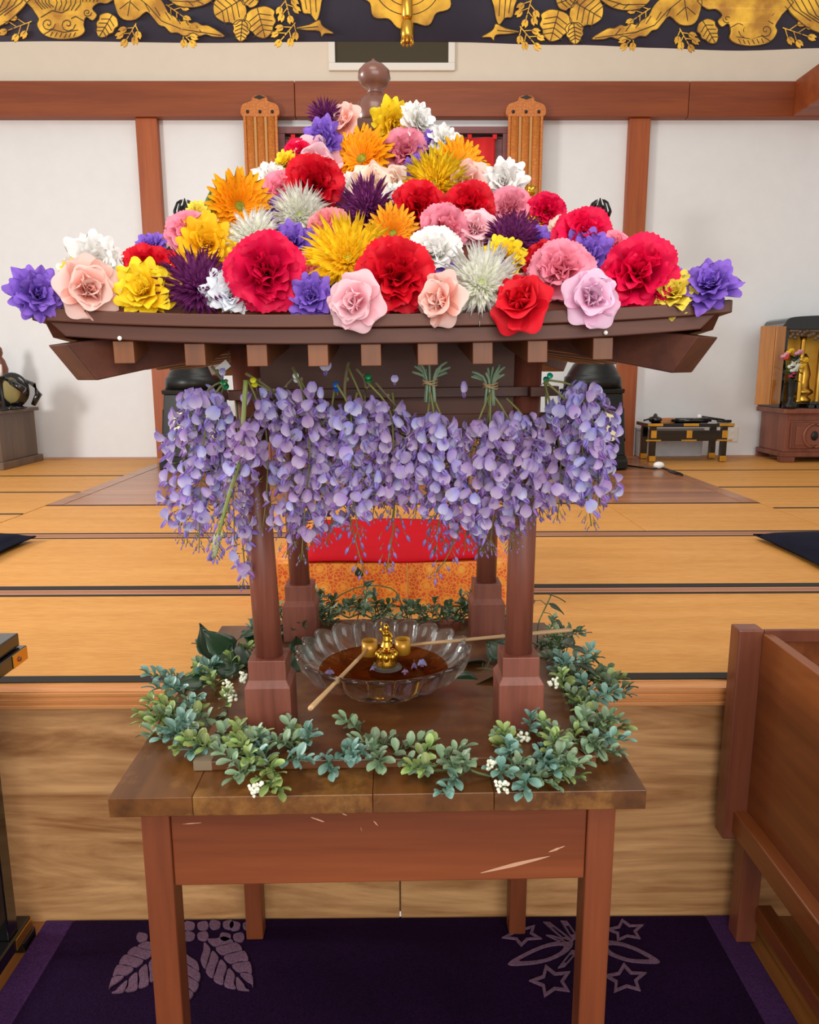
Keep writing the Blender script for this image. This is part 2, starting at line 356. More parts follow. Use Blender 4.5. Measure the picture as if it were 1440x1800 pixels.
for i in range(12): link('board_plank', bm_, bo, loc=(0, 4.517+i*.193, ZP+.002))
for s in (-1, 1): B('board_edge', (min(s*2.03, s*2.125), 4.42, ZP-.01), (max(s*2.03, s*2.125), 6.74, ZP+.004), M['board'], bo)
# back wall, strip at its foot, beams and posts
wl = struct(B('wall_back', (-WX, YW, 0), (WX, YW+.12, 5.2), M['wall']))
struct(B('baseboard_back', (-WX, 6.742, ZP-.05), (WX, YW, ZP+.006), M['trim'], bevel=.003))
def zat(y, Y=YW, x=700): return at(x, y, Y).z
bz0, bz1 = zat(205, YW-.10), zat(142, YW-.10)
for i, (a, b) in enumerate(((-WX, -3.72), (-3.716, -.9), (-.896, 2.4), (2.404, WX))):
    o = struct(B('trim_%d' % (i+4), (a, YW-.10, bz0), (b, YW-.002, bz1), M['beam'], bevel=.006))
B('upper_warm_light_tint', (-WX, YW-.008, bz1-.02), (WX, YW, 5.2), M['upper'], wl)  # thin overlay above the beam, warm light painted as a tan tint
for i, (x0, x1) in enumerate(((237, 275), (1108, 1145))):
    a, b = at(x0, 205, YW-.07).x, at(x1, 205, YW-.07).x
    struct(B('trim_%d' % (i+8), (a, YW-.07, ZP), (b, YW-.001, bz0), M['post'], bevel=.006))
xr = at(1401, 143, YW-.12).x
struct(B('trim_10', (xr, 2.6, bz0+.004), (xr+.32, YW-.101, bz1+.004), M['beam'], bevel=.006))
# dark vent opening with cream frame high on the wall
vn = struct(B('window_1', (at(590, 113, YW).x, YW-.018, zat(113)), (at(788, 113, YW).x, YW-.001, 4.6), M['olive']))
xa, xb, za = at(590, 113, YW).x, at(788, 113, YW).x, zat(113)
for a, b in (((xa-.055, YW-.04, za-.06), (xb+.055, YW-.0125, za)), ((xa-.055, YW-.04, za), (xa, YW-.0125, 4.62)), ((xb, YW-.04, za), (xb+.055, YW-.0125, 4.62))):
    B('window_frame', a, b, M['cream'], vn, .005)
# alcove with red curtain: frame and cloth
xa, xb, zt = at(490, 225, YW-.06).x, at(895, 225, YW-.06).x, zat(225, YW-.06)
fr = struct(B('door_1', (xa, YW-.03, ZP+.01), (xb, YW-.001, zt), M['mauve']))
for a, b in (((xa-.01, YW-.07, zt-.045), (xb+.01, YW-.03, zt+.01)), ((xa-.01, YW-.07, ZP+.01), (xa+.05, YW-.03, zt-.045)), ((xb-.05, YW-.07, ZP+.01), (xb+.01, YW-.03, zt-.045))):
    B('door_frame', a, b, M['mauve'], fr, .004)
cu = thing('red_curtain', 'red cloth curtain hanging in the mauve frame of the back wall', 'curtain', (0, YW-.052, 0))
mb = MB(); mb.grid(lambda a, b: (xa+.085+(xb-xa-.20)*b, -.012+.007*math.sin(b*38+2*a)+.004*math.sin(b*91), zt-.075-.012*math.sin(b*math.pi)-1.5*a), 8, 90)
c = mb.build('curtain_cloth', M['redc'], cu, True); c.modifiers.new('s', 'SOLIDIFY').thickness = .003
MB().tube([(xa+.055, -.008, zt-.062), (xb-.055, -.008, zt-.062)], .007, 8).build('curtain_rod', M['bronze'], cu, True)
for i in range(9):
    x = xa+.12+i*(xb-xa-.24)/8; B('hanging_tab', (x-.018, -.019, zt-.09), (x+.018, -.001, zt-.052), M['redc'], cu, .002)
# banners hung over the beam
def hang(px0, px1, label):
    Y = YW-.14; x0, x1 = at(px0, 205, Y).x, at(px1, 205, Y).x; cx = (x0+x1)/2; hw = (x1-x0)/2; z = zat(205, Y); zt_ = zat(169, Y)
    t = thing('hanging_banner', label, 'banner', (cx, Y, z))
    k = zt_-z
    pts = sm_poly([(-hw*1.0, 0), (-hw*1.12, .3*k), (-hw*.95, .58*k), (-hw*.5, .72*k), (-hw*.38, .93*k), (0, 1.0*k), (hw*.38, .93*k), (hw*.5, .72*k), (hw*.95, .58*k), (hw*1.12, .3*k), (hw*1.0, 0), (0, -.04*k)], 4)
    mb = MB(); plate(mb, pts, lambda a, b: (a, -.02, b), lambda a, b: (a, .02, b)); h = mb.build('head_plate', M['obrocade'], t, bevel=.004)
    MB().prism([(-.05, k*.9), (0, k*1.0), (.05, k*.9), (0, k*.8)], -.026, -.02, lambda a, b, h_: (a, h_, b)).build('head_clasp', M['bronze'], h)
    for s in (-.72, 0, .72): MB().ell((s*hw, -.021, .2*k), (.014, .008, .014)).build('stud', M['bronze'], h, True)
    n = 3; wd = 2*hw*.92/n
    for i in range(n):
        a = -hw*.92+i*wd
        mb = MB(); mb.grid(lambda u, v: (a+.012+(wd-.024)*v, -.012-.014*math.sin(math.pi*v), -.002-1.28*u), 1, 10); o = mb.build('brocade_strip', M['obrocade'], t, True); o.modifiers.new('s', 'SOLIDIFY').thickness = .006
    for i in range(n+1):
        a = -hw*.92+i*wd; MB().box((a-.011, -.02, -1.28), (a+.011, .0, -.002)).build('piping', M['oedge'] if i in (1, 2) else M['obrocade'], t, bevel=.003)
hang(428, 488, 'orange brocade banner over the beam left of the red curtain')
hang(893, 955, 'orange brocade banner over the beam right of the red curtain')
# ------------------------------------------------------------------ dark valance with gold embroidery
YB = 2.70
vb = thing('embroidered_valance', 'dark purple valance with gold phoenix and leaf embroidery', 'valance', (0, YB, 0))
def vedge(x):
    pts = [(-400, 74), (0, 73), (250, 73), (560, 74), (800, 72), (1000, 79), (1150, 84), (1300, 87), (1440, 84), (1840, 82)]
    for (a, p), (b, q) in zip(pts, pts[1:]):
        if a <= x <= b: k = (x-a)/(b-a); return p+(q-p)*(k*k*(3-2*k))
    return 74
def vp(x, y, off=0):
    p = at(x, y, YB); return (p.x, -off+.006*math.sin(p.x*7), p.z)
mb = MB()
def vg(a, b):
    x = -400+2240*b; lo = at(x, vedge(x), YB); return (lo.x, .006*math.sin(lo.x*7), lo.z+.75*a)
mb.grid(vg, 2, 80); o = mb.build('valance_cloth', M['bannerdk'], vb, True); o.modifiers.new('s', 'SOLIDIFY').thickness = .004; o.modifiers['s'].offset = 1
def line(mb, pts, wpx, off):
    for k in range(len(pts)-1):
        (x0, y0), (x1, y1) = pts[k], pts[k+1]; dx, dy = x1-x0, y1-y0; L = math.hypot(dx, dy) or 1; nx, ny = -dy/L*wpx/2, dx/L*wpx/2
        mb.add([vp(x0+nx, y0+ny, off), vp(x1+nx, y1+ny, off), vp(x1-nx, y1-ny, off), vp(x0-nx, y0-ny, off)], [(0, 1, 2, 3)], 1)
def motif(name, outline, lines, smooth=3):
    mb = MB(); ol = sm_poly(outline, smooth) if smooth else outline
    plate(mb, ol, lambda a, b: vp(a, b, .0035), lambda a, b: vp(a, b, .0075))
    for l in lines: line(mb, l, 1.5, .0082)
    line(mb, ol+[ol[0]], 1.4, .0081)
    return mb.build(name, [M['bgold'], M['bline']], vb)
def xf(mir, x, y): return (1434-x, y+4+5*min(1, (1434-x-860)/300)) if mir else (x, y)
def leafm(mir, cx, cy, L, W, ang, name='embroidered_leaf'):
    ca, sa = math.cos(R(ang)), math.sin(R(ang))
    q = lambda u, v: xf(mir, cx+u*ca-v*sa, cy+u*sa+v*ca)
    prof = [(-.5, 0), (-.46, .28), (-.25, .5), (-.1, .44), (.08, .46), (.2, .34), (.36, .26), (.5, 0)]
    ol = [q(L*a, W*b) for a, b in prof]+[q(L*a, -W*b) for a, b in reversed(prof[1:-1])]
    ls = [[q(-.5*L, 0), q(.48*L, 0)]]
    for u in (-.3, -.12, .06, .22):
        for s in (-1, 1): ls.append([q(u*L, 0), q((u+.16)*L, s*W*.36)])
    motif(name, ol, ls)
def spray(mir, x, y, ang, n=5, L=30):
    ca, sa = math.cos(R(ang)), math.sin(R(ang)); mb = MB()
    q = lambda u, v: xf(mir, x+u*ca-v*sa, y+u*sa+v*ca)
    def st(a, b):
        (x0, y0), (x1, y1) = a, b; dx, dy = x1-x0, y1-y0; l_ = math.hypot(dx, dy) or 1; nx, ny = -dy/l_*.9, dx/l_*.9
        mb.add([vp(x0+nx, y0+ny, .005), vp(x1+nx, y1+ny, .005), vp(x1-nx, y1-ny, .005), vp(x0-nx, y0-ny, .005)], [(0, 1, 2, 3)])
    st(q(0, 0), q(L*.8, 0))
    for i in range(n):
        u = L*(.2+.75*i/(n-1)); s = (-1, 1)[i % 2]*(1 if i < n-1 else 0); e = (u+L*.12, s*L*.3); st(q(u-L*.1, 0), q(*e))
        bl = [(0, 0), (4, 5), (10, 6), (16, 3), (12, 0), (16, -3), (10, -6), (4, -5)]
        an = s*.6; ol = [q(e[0]+p*math.cos(an)-r*math.sin(an), e[1]+p*math.sin(an)+r*math.cos(an)) for p, r in bl]
        plate(mb, ol, lambda a, b: vp(a, b, .0035), lambda a, b: vp(a, b, .007))
        line(mb, [q(*e), q(e[0]+8, e[1]+s*4)], .8, .0076)
    mb.build('embroidered_spray', [M['bgold'], M['bline']], vb)
def scroll(mir, c, r, turns=1.6):
    return [xf(mir, c[0]+r*(1-k/14)*math.cos(k*turns*2*math.pi/14), c[1]+r*(1-k/14)*math.sin(k*turns*2*math.pi/14)) for k in range(14)]
for mir in (0, 1):
    X = lambda pts: [xf(mir, *p) for p in pts]
    body = [(48, -12), (200, -12), (192, 8), (176, 8), (165, 18), (173, 29), (165, 39), (154, 33), (150, 46), (152, 58), (140, 68), (115, 72), (90, 69), (75, 60), (68, 46), (71, 36), (60, 18)]
    ls = [X([(100+i*9, -5), (104+i*8, 8+3*(i % 2)), (100+i*7, 22)]) for i in range(6)]+[X([(75, 34), (95, 22), (112, 26), (125, 18)]), X([(80, 64), (95, 55), (115, 60), (140, 56)])]
    ls += [scroll(mir, (88, 45), 13), scroll(mir, (122, 46), 14), scroll(mir, (156, 25), 8), X([(150, 40), (136, 32), (128, 36)])]
    ls += [X([(60+i*7, -8), (66+i*6, 6+i), (78+i*5, 20-i)]) for i in range(5)]+[X([(150+i*8, -8), (148+i*6, 6)]) for i in range(5)]+[X([(92+i*8, 70-abs(i-3)), (96+i*8, 62-abs(i-3))]) for i in range(6)]
    motif('embroidered_phoenix', X(body), ls)
    motif('embroidered_wing', X([(-90, -12), (56, -12), (50, 8), (34, 26), (14, 42), (-8, 52), (-40, 60), (-90, 66)]), [X([(52-i*12, -10), (40-i*13, 8+i*4), (10-i*16, 30+i*5)]) for i in range(6)])
    motif('embroidered_feather', X([(205, -14), (262, -14), (285, 2), (296, 22), (308, 30), (318, 38), (326, 36), (336, 41), (345, 39), (356, 45), (368, 46), (396, 64), (375, 65), (362, 61), (350, 64), (340, 58), (325, 64), (312, 58), (300, 58), (290, 48), (280, 45), (270, 33), (258, 22), (240, 36), (218, 36), (206, 20)]), [X([(235, -10), (262, 12), (285, 38), (320, 52), (390, 63)])]+[X([(255+i*18, 6+i*8), (264+i*18, 22+i*7)]) for i in range(6)]+[X([(232, -8), (226, 30)]), X([(228, 5), (212, 18)]), X([(230, 5), (246, 20)])])
    motif('embroidered_feather', X([(296, -12), (378, -12), (372, 2), (350, 12), (325, 13), (304, 6)]), [X([(300, 2), (340, 4), (374, -6)]), X([(330, 2), (340, 11)]), X([(345, 1), (358, 8)])])
    leafm(mir, 188, 48, 46, 36, 120); leafm(mir, 402, 14, 56, 70, 150); leafm(mir, 460, 42, 56, 56, 75); leafm(mir, 425, 55, 38, 32, 95); leafm(mir, 437, -4, 40, 34, 200)
    spray(mir, 58, 40, 160, 5, 42); spray(mir, 240, 42, 120, 5, 30); spray(mir, 292, 8, 35, 5, 34); spray(mir, 318, 56, 45, 4, 20); spray(mir, 500, -6, 75, 5, 34); spray(mir, 520, 42, 130, 5, 36)
    motif('embroidered_feather', X([(526, -12), (568, -12), (566, 8), (562, 30), (556, 40), (546, 28), (534, 26), (530, 8)]), [X([(545, -8), (548, 30)]), X([(555, -8), (557, 25)]), X([(536, -4), (540, 20)])])
    motif('embroidered_tendril', X([(520, 52), (545, 46), (562, 38), (566, 46), (572, 52), (588, 62), (572, 62), (566, 68), (562, 58), (540, 56)]), [X([(525, 53), (560, 50)])])
# crest in the middle with tassel
cr = [(716+84*(1+.07*math.cos(11*a))*math.cos(a), -32+80*(1+.07*math.cos(11*a))*math.sin(a)) for a in [2*math.pi*i/88 for i in range(88)]]
motif('embroidered_crest', cr, [[(716+r*math.cos(a), -32+r*math.sin(a)) for a in [math.pi*k/24 for k in range(25)]] for r in (44, 60)], 0)
ts = thing('gold_tassel', 'gold tassel cord hanging before the crest of the valance', 'tassel', vp(716, 0)); ts.location = at(716, 72, YB-.035)
MB().lathe([(.004, 0), (.018, .002), (.022, .02), (.020, .05), (.012, .062)], 14).build('tassel_skirt', M['gold'], ts, True)
for i in range(8):
    a = i*math.pi/4; MB().lathe([(.002, -.012), (.005, -.006), (.005, .004)], 6, (.017*math.cos(a), .017*math.sin(a), .0)).build('tassel_drop', M['gold'], ts, True)
MB().lathe([(.012, .062), (.018, .07), (.018, .12), (.014, .13), (.017, .14), (.017, .22), (.015, .6)], 14).build('tassel_cord', M['gold'], ts, True)
# ================================================================== BACKGROUND FURNITURE
def lantern(cx, label, rot):
    Y = 6.12; t = thing('standing_lantern', label, 'lantern', (cx, Y, ZP))
    z = lambda y: at(1040, y, Y).z-ZP
    MB().lathe([(.30, 0), (.345, .02), (.345, .07), (.325, .09), (.325, .12)], 6, ph=R(rot)).build('base', M['bronze'], t, bevel=.004)
    zt = z(690); rb, rt_ = .318, .272
    MB().lathe([(rb, .12), (rt_, zt)], 6, ph=R(rot)).build('body', M['bronze'], t, bevel=.006)
    for k in range(6):
        a = R(rot+30+60*k); n_ = Vector((math.cos(a), math.sin(a), 0)); tn = Vector((-math.sin(a), math.cos(a), 0))
        def fn(u, v, off, n_=n_, tn=tn):
            zz = .12+(zt-.12)*v; rr = (rb+(rt_-rb)*v)*math.cos(R(30)); return n_*(rr+off)+tn*u+Vector((0, 0, zz))
        pts = [(-.085, .30), (-.055, .24), (.055, .24), (.085, .30), (.082, .66), (.052, .72), (-.052, .72), (-.082, .66)]
        MB().prism(pts, .001, .006, lambda u, v, h: fn(u, v, h)).build('window_pane', M['paper'], t)
        mb = MB(); o2 = [(u*1.28, v+(.03 if v > .5 else -.03)) for u, v in pts]
        n8 = 8; v_ = [fn(u, v, .008) for u, v in pts]+[fn(u, v, .008) for u, v in o2]+[fn(u, v, .0) for u, v in o2]
        mb.add(v_, [(i, (i+1) % n8, (i+1) % n8+8, i+8) for i in range(8)]+[(i+8, (i+1) % n8+8, (i+1) % n8+16, i+16) for i in range(8)]); mb.build('window_frame', M['bronze'], t)
        mb = MB()      # wisteria crest painted on the pane
        for (u, v, q) in ((0, .58, 1), (-.03, .52, .8), (.03, .52, .8), (-.022, .42, .8), (.022, .42, .8), (0, .33, .8), (-.03, .28, .6), (.03, .28, .6)):
            mb.prism([(u+.02*q*math.cos(g), v+.055*q*math.sin(g)) for g in [i*math.pi/4 for i in range(8)]], .006, .0075, lambda a_, b_, h: fn(a_, b_, h))
        mb.build('wisteria_crest', M['violetprint'], t)
    MB().lathe([(rt_+.015, zt), (rt_+.02, zt+.03), (.235, zt+.035)], 6, ph=R(rot)).build('top_rim', M['bronze'], t, bevel=.003)
    z1 = z(652)
    MB().lathe([(.23, zt+.03), (.225, z1-.05), (.205, z1-.035), (.2, z1-.02), (.16, z1+.05), (.13, z1+.075), (.12, z1+.09)], 28).build('collar', M['bronze'], t, True)
    MB().lathe([(.115, z1+.09), (.10, z1+.2), (.13, z1+.34), (.20, z1+.36), (.20, z1+.40), (.15, z1+.44), (.15, z1+.62), (.22, z1+.68)], 6, ph=R(rot)).build('lamp_chamber', M['bronze'], t, bevel=.004)
    z2 = z(432)
    MB().lathe([(.21, z2-.10), (.215, z2-.08), (.14, z2+.0), (.085, z2+.12), (.055, z2+.16)], 6, ph=R(rot)).build('roof', M['bronze'], t)
    for k in range(6):
        a = R(rot+60*k); d = Vector((math.cos(a), math.sin(a), 0))
        pts = [d*.19+Vector((0, 0, z2-.09)), d*.225+Vector((0, 0, z2-.07)), d*.235+Vector((0, 0, z2-.03)), d*.21+Vector((0, 0, z2)), d*.185+Vector((0, 0, z2-.012)), d*.19+Vector((0, 0, z2-.03))]
        MB().tube(pts, [.012, .012, .011, .010, .009, .008], 6).build('curled_hook', M['bronze'], t, True)
    z3, z4 = z(384), z(348)
    MB().lathe([(.05, z2+.15), (.06, z3-.02), (.075, z3), (.05, z3+.01), (.035, z3+.02), (.045, z3+.05), (.04, z3+.085), (.018, z4-.05), (.004, z4)], 14).build('jewel_finial', M['bronze'], t, True)
    for k in range(10):
        a = R(36*k); d = Vector((math.cos(a), math.sin(a), 0))
        MB().tube([d*.065+Vector((0, 0, z3)), d*.085+Vector((0, 0, z3+.05)), d*.06+Vector((0, 0, z3+.11)), d*.03+Vector((0, 0, z3+.135))], [.012, .011, .008, .003], 5).build('flame_tongue', M['bronze'], t, True)
M['violetprint'] = plain('violet_print', '#4b3a86', .7)
lantern(at(347, 760, 6.12).x, 'tall black bronze lantern beside the post nearest the dark cabinet', 45)
lantern(at(1038, 760, 6.12).x, 'tall black bronze lantern beside the lacquered desk', 15)
# altar table far behind, with gilt lotus vases
t = thing('altar_table', 'brown wooden altar table with gilt carving before the red curtain', 'altar', (-.04, 5.95, ZP))
B('table_board', (-1.06, -.24, .44), (1.06, .24, .48), M['cabr'], t, .006); B('lower_board', (-1.02, -.22, .0), (1.02, .22, .05), M['black'], t, .004)
for s in (-1, 1): B('end_panel', (min(s*.98, s*1.02), -.2, .05), (max(s*.98, s*1.02), .2, .44), M['cabr'], t, .004)
B('front_panel', (-.98, -.19, .05), (.98, -.16, .44), M['cabr'], t)
for i in range(9):
    cx = -.88+i*.22
    o = B('carved_panel', (cx-.095, -.2, .10), (cx+.095, -.19, .40), M['cabr'], t, .004)
    mb = MB()
    for s in (-1, 1):
        mb.tube([(cx+s*(.02+.035*(1-k/16))*math.cos(k*.75)+s*.02, -.204, .25+.05*(1-k/16)*math.sin(k*.75)) for k in range(16)], .006, 5)
        mb.tube([(cx+s*.05, -.204, .14+.02*k) for k in range(11)], [.004+.003*math.sin(k) for k in range(11)], 5)
    mb.build('gilt_scroll', M['gold'], t, True)
def lotus(px, py, label):
    Y = 5.86; p = at(px, py, Y); t = thing('gilt_lotus', label, 'lotus ornament', (p.x, Y, ZP+.48))
    h = p.z-ZP-.48
    MB().lathe([(.05, 0), (.055, .01), (.03, .03), (.06, .10), (.07, .16), (.04, .22), (.05, .26), (.046, .26)], 16).build('vase', M['gold'], t, True)
    MB().tube([(0, 0, .24), (.006, 0, h*.6), (0, 0, h-.03)], .007, 6).build('stalk', M['gold'], t, True)
    for ring, (n, sc, ti) in enumerate(((6, 1, 62), (5, .85, 80))):
        for i in range(n):
            m = Matrix.Translation((0, 0, h-.03))@Matrix.Rotation(R(360/n*i+20*ring), 4, 'Z')@Matrix.Rotation(-R(ti), 4, 'Y')
            mb = MB(); mb.grid(lambda u, v: m@Vector((.085*sc*u, .034*sc*math.sin(math.pi*min(1, u*.92+.06))*(2*v-1), -.05*sc*u*(1-u)*1.6+.02*(2*v-1)**2)), 6, 4); o = mb.build('petal', M['goldb'], t, True); o.modifiers.new('s', 'SOLIDIFY').thickness = .002
    for i, (a, zz) in enumerate(((20, -.10), (200, -.08), (110, -.16))):
        m = Matrix.Translation((0, 0, h+zz))@Matrix.Rotation(R(a), 4, 'Z')@Matrix.Rotation(-R(10), 4, 'Y')
        mb = MB(); mb.grid(lambda u, v: m@Vector((.11*u, .045*math.sin(math.pi*u**.8)*(2*v-1), -.03*u*u)), 6, 4); o = mb.build('leaf', M['gold'], t, True); o.modifiers.new('s', 'SOLIDIFY').thickness = .002
lotus(452, 322, 'gilt lotus flower before the brocade banner left of the red curtain')
lotus(933, 340, 'gilt lotus flower before the brocade banner right of the red curtain')
# low table under red cloth and orange brocade
t = thing('low_altar_table', 'low table draped in orange brocade behind the flower shrine', 'table', (0, 0, ZP+.003))
x0, x1 = at(478, 1060, 2.42).x, at(896, 1060, 2.42).x; zt = at(700, 992, 2.42).z-ZP; yb = gz(700, 916, ZP+zt).y
B('table_board', (x0+.01, 2.44, zt-.03), (x1-.01, yb-.01, zt-.004), M['cabr'], t)
for a in (x0+.02, x1-.05):
    for b in (2.45, yb-.05): B('leg', (a, b, 0), (a+.03, b+.03, zt-.03), M['cabr'], t)
mb = MB()
mb.grid(lambda u, v: (x0+(x1-x0)*v, 2.42+.006*math.sin(v*17)*(1-u), .004+(zt-.004)*u), 6, 40); mb.grid(lambda u, v: (x0+(x1-x0)*v, 2.42+(yb-2.42)*u, zt), 2, 40)
for xx in (x0, x1): mb.grid(lambda u, v: (xx, 2.42+(yb-2.42)*v, .004+(zt-.004)*u), 4, 8)
o = mb.build('brocade_cover', M['brocade'], t, False)
o = MB().tube([(x0+(x1-x0)*.57, 2.414, .006), (x0+(x1-x0)*.57, 2.414, zt)], .0025, 5).build('cover_seam', M['oedge'], t)
rc = thing('red_cloth', 'bright red cloth laid over the orange brocade table', 'cloth', (0, 0, ZP+zt+.006))
def rcf(u, v):
    xa_ = at(532+(700-532)*0, 993, 2.43).x; xb_ = at(866, 975, 2.5).x
    yf = 2.424+.11*max(0, v-.5)**1.5; x = xa_+(xb_-xa_)*v
    return (x*(1 if u < .999 else 1), yf+(yb-.01-yf)*u, .006+.003*math.sin(v*9+u*4))
mb = MB(); mb.grid(rcf, 12, 24); o = mb.build('red_cover', M['red'], rc, True); o.modifiers.new('s', 'SOLIDIFY').thickness = .004
# zabuton cushions
def zabuton(cx, cy, rz, label, w_=.56, d_=.6):
    t = thing('floor_cushion', label, 'cushion', (cx, cy, ZP+.002), rz)
    def f(u, v, s):
        a, b = 2*u-1, 2*v-1; k = (max(0, 1-abs(a)**3.2)*max(0, 1-abs(b)**3.2))**.55
        pin = 1-.05*(1-abs(a)**2)*abs(b)**4; pin2 = 1-.05*(1-abs(b)**2)*abs(a)**4
        return (a*w_/2*pin2, b*d_/2*pin, .022+(.042*k if s > 0 else -.022*min(1, k*2)))
    mb = MB(); mb.grid(lambda u, v: f(u, v, 1), 16, 16); mb.grid(lambda u, v: f(u, v, -1), 16, 16); mb.build('cushion_pad', M['navy'], t, True)
    pts = [f(u, v, 1) for u, v in [(i/12, 0) for i in range(12)]+[(1, i/12) for i in range(12)]+[(1-i/12, 1) for i in range(12)]+[(0, 1-i/12) for i in range(13)]]
    MB().tube(pts, .004, 6).build('piping', M['navy'], t, True)
a = gz(1328, 950, ZP); zabuton(a.x+.30, a.y-.29, 0, 'navy floor cushion on the tatami nearer the offertory box', .60, .62)
a = gz(33, 966, ZP); zabuton(a.x-.30, a.y-.05, 0, 'navy floor cushion on the tatami nearer the black lacquer stand', .60, .42)
# dark cabinet with ritual things, left back
xr_ = -3.25; zc = at(60, 718, 6.4).z-ZP
t = thing('dark_cabinet', 'dark brown wooden cabinet against the back wall', 'cabinet', (xr_-.42, 6.37, ZP))
B('plinth', (-.45, -.34, 0), (.45, .34, .06), M['cabl'], t, .005); B('body', (-.42, -.31, .06), (.42, .31, zc-.03), M['cabl'], t, .004); B('top_board', (-.45, -.34, zc-.03), (.45, .34, zc), M['cabl'], t, .005)
for s in (-1, 1):
    d = B('door', (min(s*.012, s*.40), -.325, .08), (max(s*.012, s*.40), -.31, zc-.05), M['cabl'], t, .004); MB().ell((s*.05, -.335, zc*.5), .014).build('knob', M['gold'], d, True)
B('side_frame', (.42, -.31, .06), (.428, -.27, zc-.03), M['cabl'], t)
zt_ = ZP+zc
M['dullgold'] = plain('dull_gold', '#7e7038', .5, metal=.2, var=.2)
t = thing('oval_gong', 'black frame holding an oval gold plaque on the dark cabinet', 'gong', (at(24, 700, 6.33).x, 6.33, zt_), R(12))
MB().lathe([(.10, 0), (.11, .01), (.10, .02), (.05, .03)], 20).build('foot', M['black'], t, True)
mb = MB(); mb.ell((0, 0, .155), (.13, .05, .145), 20, 12); mb.build('frame', M['black'], t, True)
mb = MB(); mb.ell((0, -.047, .155), (.07, .008, .105), 20, 10); mb.build('gold_plaque', M['dullgold'], t, True)
mb = MB(); mb.tube([(.08, .02, .24), (.16, .02, .20), (.19, .02, .12), (.14, .02, .03)], [.012, .02, .03, .02], 8); mb.build('bracket', M['black'], t, True)
t = thing('striking_mallet', 'black padded mallet leaning on the oval gold plaque', 'mallet', (at(16, 700, 6.2).x, 6.2, zt_))
MB().tube([(-.14, 0, .30), (.0, 0, .24), (.10, .0, .17)], .014, 8).build('handle', M['black'], t, True); MB().tube([(.03, 0, .225), (.13, 0, .155)], .026, 10).build('head', M['black'], t, True)
MB().tube([(-.13, 0, .0), (-.13, 0, .29)], .008, 6).build('rest_post', M['black'], t)
t = thing('candle_stand', 'thin dark stand with a white candle on the dark cabinet', 'candle stand', (at(5, 700, 6.13).x, 6.13, zt_))
MB().lathe([(.045, 0), (.045, .008), (.012, .02), (.009, .15), (.009, .24), (.035, .26), (.035, .27), (.004, .27)], 14).build('stand', M['bronze'], t, True); MB().lathe([(.016, .27), (.016, .36), (.002, .365)], 12).build('candle', M['white'], t, True)
t = thing('red_offering_box', 'wine red lacquered box on the dark cabinet', 'box', (at(0, 700, 6.42).x-.16, 6.36, zt_))
B('box_body', (-.10, -.08, 0), (.10, .08, .20), M['winered'] if 'winered' in M else M.setdefault('winered', plain('wine_red', '#5a1c26', .35)), t, .006); B('lid', (-.105, -.085, .2), (.105, .085, .225), M['winered'], t, .006)
t = thing('wooden_figure', 'small reddish brown wooden carving behind the oval gold plaque', 'carving', (at(4, 700, 6.55).x, 6.55, zt_))
MB().lathe([(.07, 0), (.08, .05), (.055, .2), (.07, .33), (.05, .40), (.03, .43), (.04, .46), (.035, .5), (.01, .53)], 14).build('carved_body', M['cabr'], t, True)
# low black lacquer desk with gilt fittings
t = thing('lacquered_desk', 'low black lacquer sutra desk with gilt fittings by the wall', 'desk', (at(1199, 800, 6.55).x, 6.55, ZP+.005))
zd = at(1200, 744, 6.5).z-ZP; hw, hd = .335, .14
B('desk_board', (-hw-.03, -hd-.03, zd-.03), (hw+.03, hd+.03, zd), M['black'], t, .004)
B('apron', (-hw+.02, -hd, zd-.15), (hw-.02, -hd+.02, zd-.06), M['black'], t, .003)
for sx in (-1, 1):
    for sy in (-1, 1):
        cx, cy = sx*(hw-.03), sy*(hd-.025)
        l = B('leg', (cx-.024, cy-.024, 0), (cx+.024, cy+.024, zd-.03), M['black'], t, .003); B('foot_fitting', (cx-.028, cy-.028, 0), (cx+.028, cy+.028, .05), M['gold'], l, .004)
for cx in (-hw+.03, 0, hw-.03):
    B('gilt_fitting', (cx-.065, -hd-.034, zd-.022), (cx+.065, -hd-.028, zd+.002), M['gold'], t, .002); B('gilt_fitting', (cx-.024, -hd-.005, zd-.125), (cx+.024, -hd, zd-.06), M['gold'], t, .002); B('gilt_fitting', (cx-.065, -hd-.004, zd-.152), (cx+.065, -hd+.001, zd-.138), M['gold'], t, .002)
dz = ZP+.005+zd; dx = t.location.x
t = thing('sutra_rest', 'pale wooden sutra tray on the black lacquer desk', 'tray', (dx-.06, 6.57, dz+.0005)); B('tray_floor', (-.17, -.1, 0), (.17, .1, .012), M['sill'], t, .003)
for s in (-1, 1): B('tray_rim', (-.17, min(s*.09, s*.1), .012), (.17, max(s*.09, s*.1), .03), M['sill'], t, .002)
t = thing('incense_holder', 'black lidded incense holder on the corner of the lacquered desk', 'incense burner', (dx-.27, 6.50, dz+.0005)); MB().lathe([(.03, 0), (.05, .01), (.06, .03), (.05, .045), (.02, .055), (.012, .075), (.002, .08)], 16).build('bowl', M['black'], t, True); MB().tube([(-.06, 0, .03), (-.10, 0, .02)], .008, 6).build('handle', M['black'], t, True)
t = thing('black_scroll', 'rolled black scroll lying before the pale tray on the desk', 'scroll', (dx+.02, 6.44, dz+.0005)); MB().tube([(-.14, 0, .022), (.14, 0, .022)], .022, 12).build('roll', M['black'], t, True); MB().tube([(-.17, 0, .022), (.17, 0, .022)], .012, 10).build('spindle', M['black'], t, True)
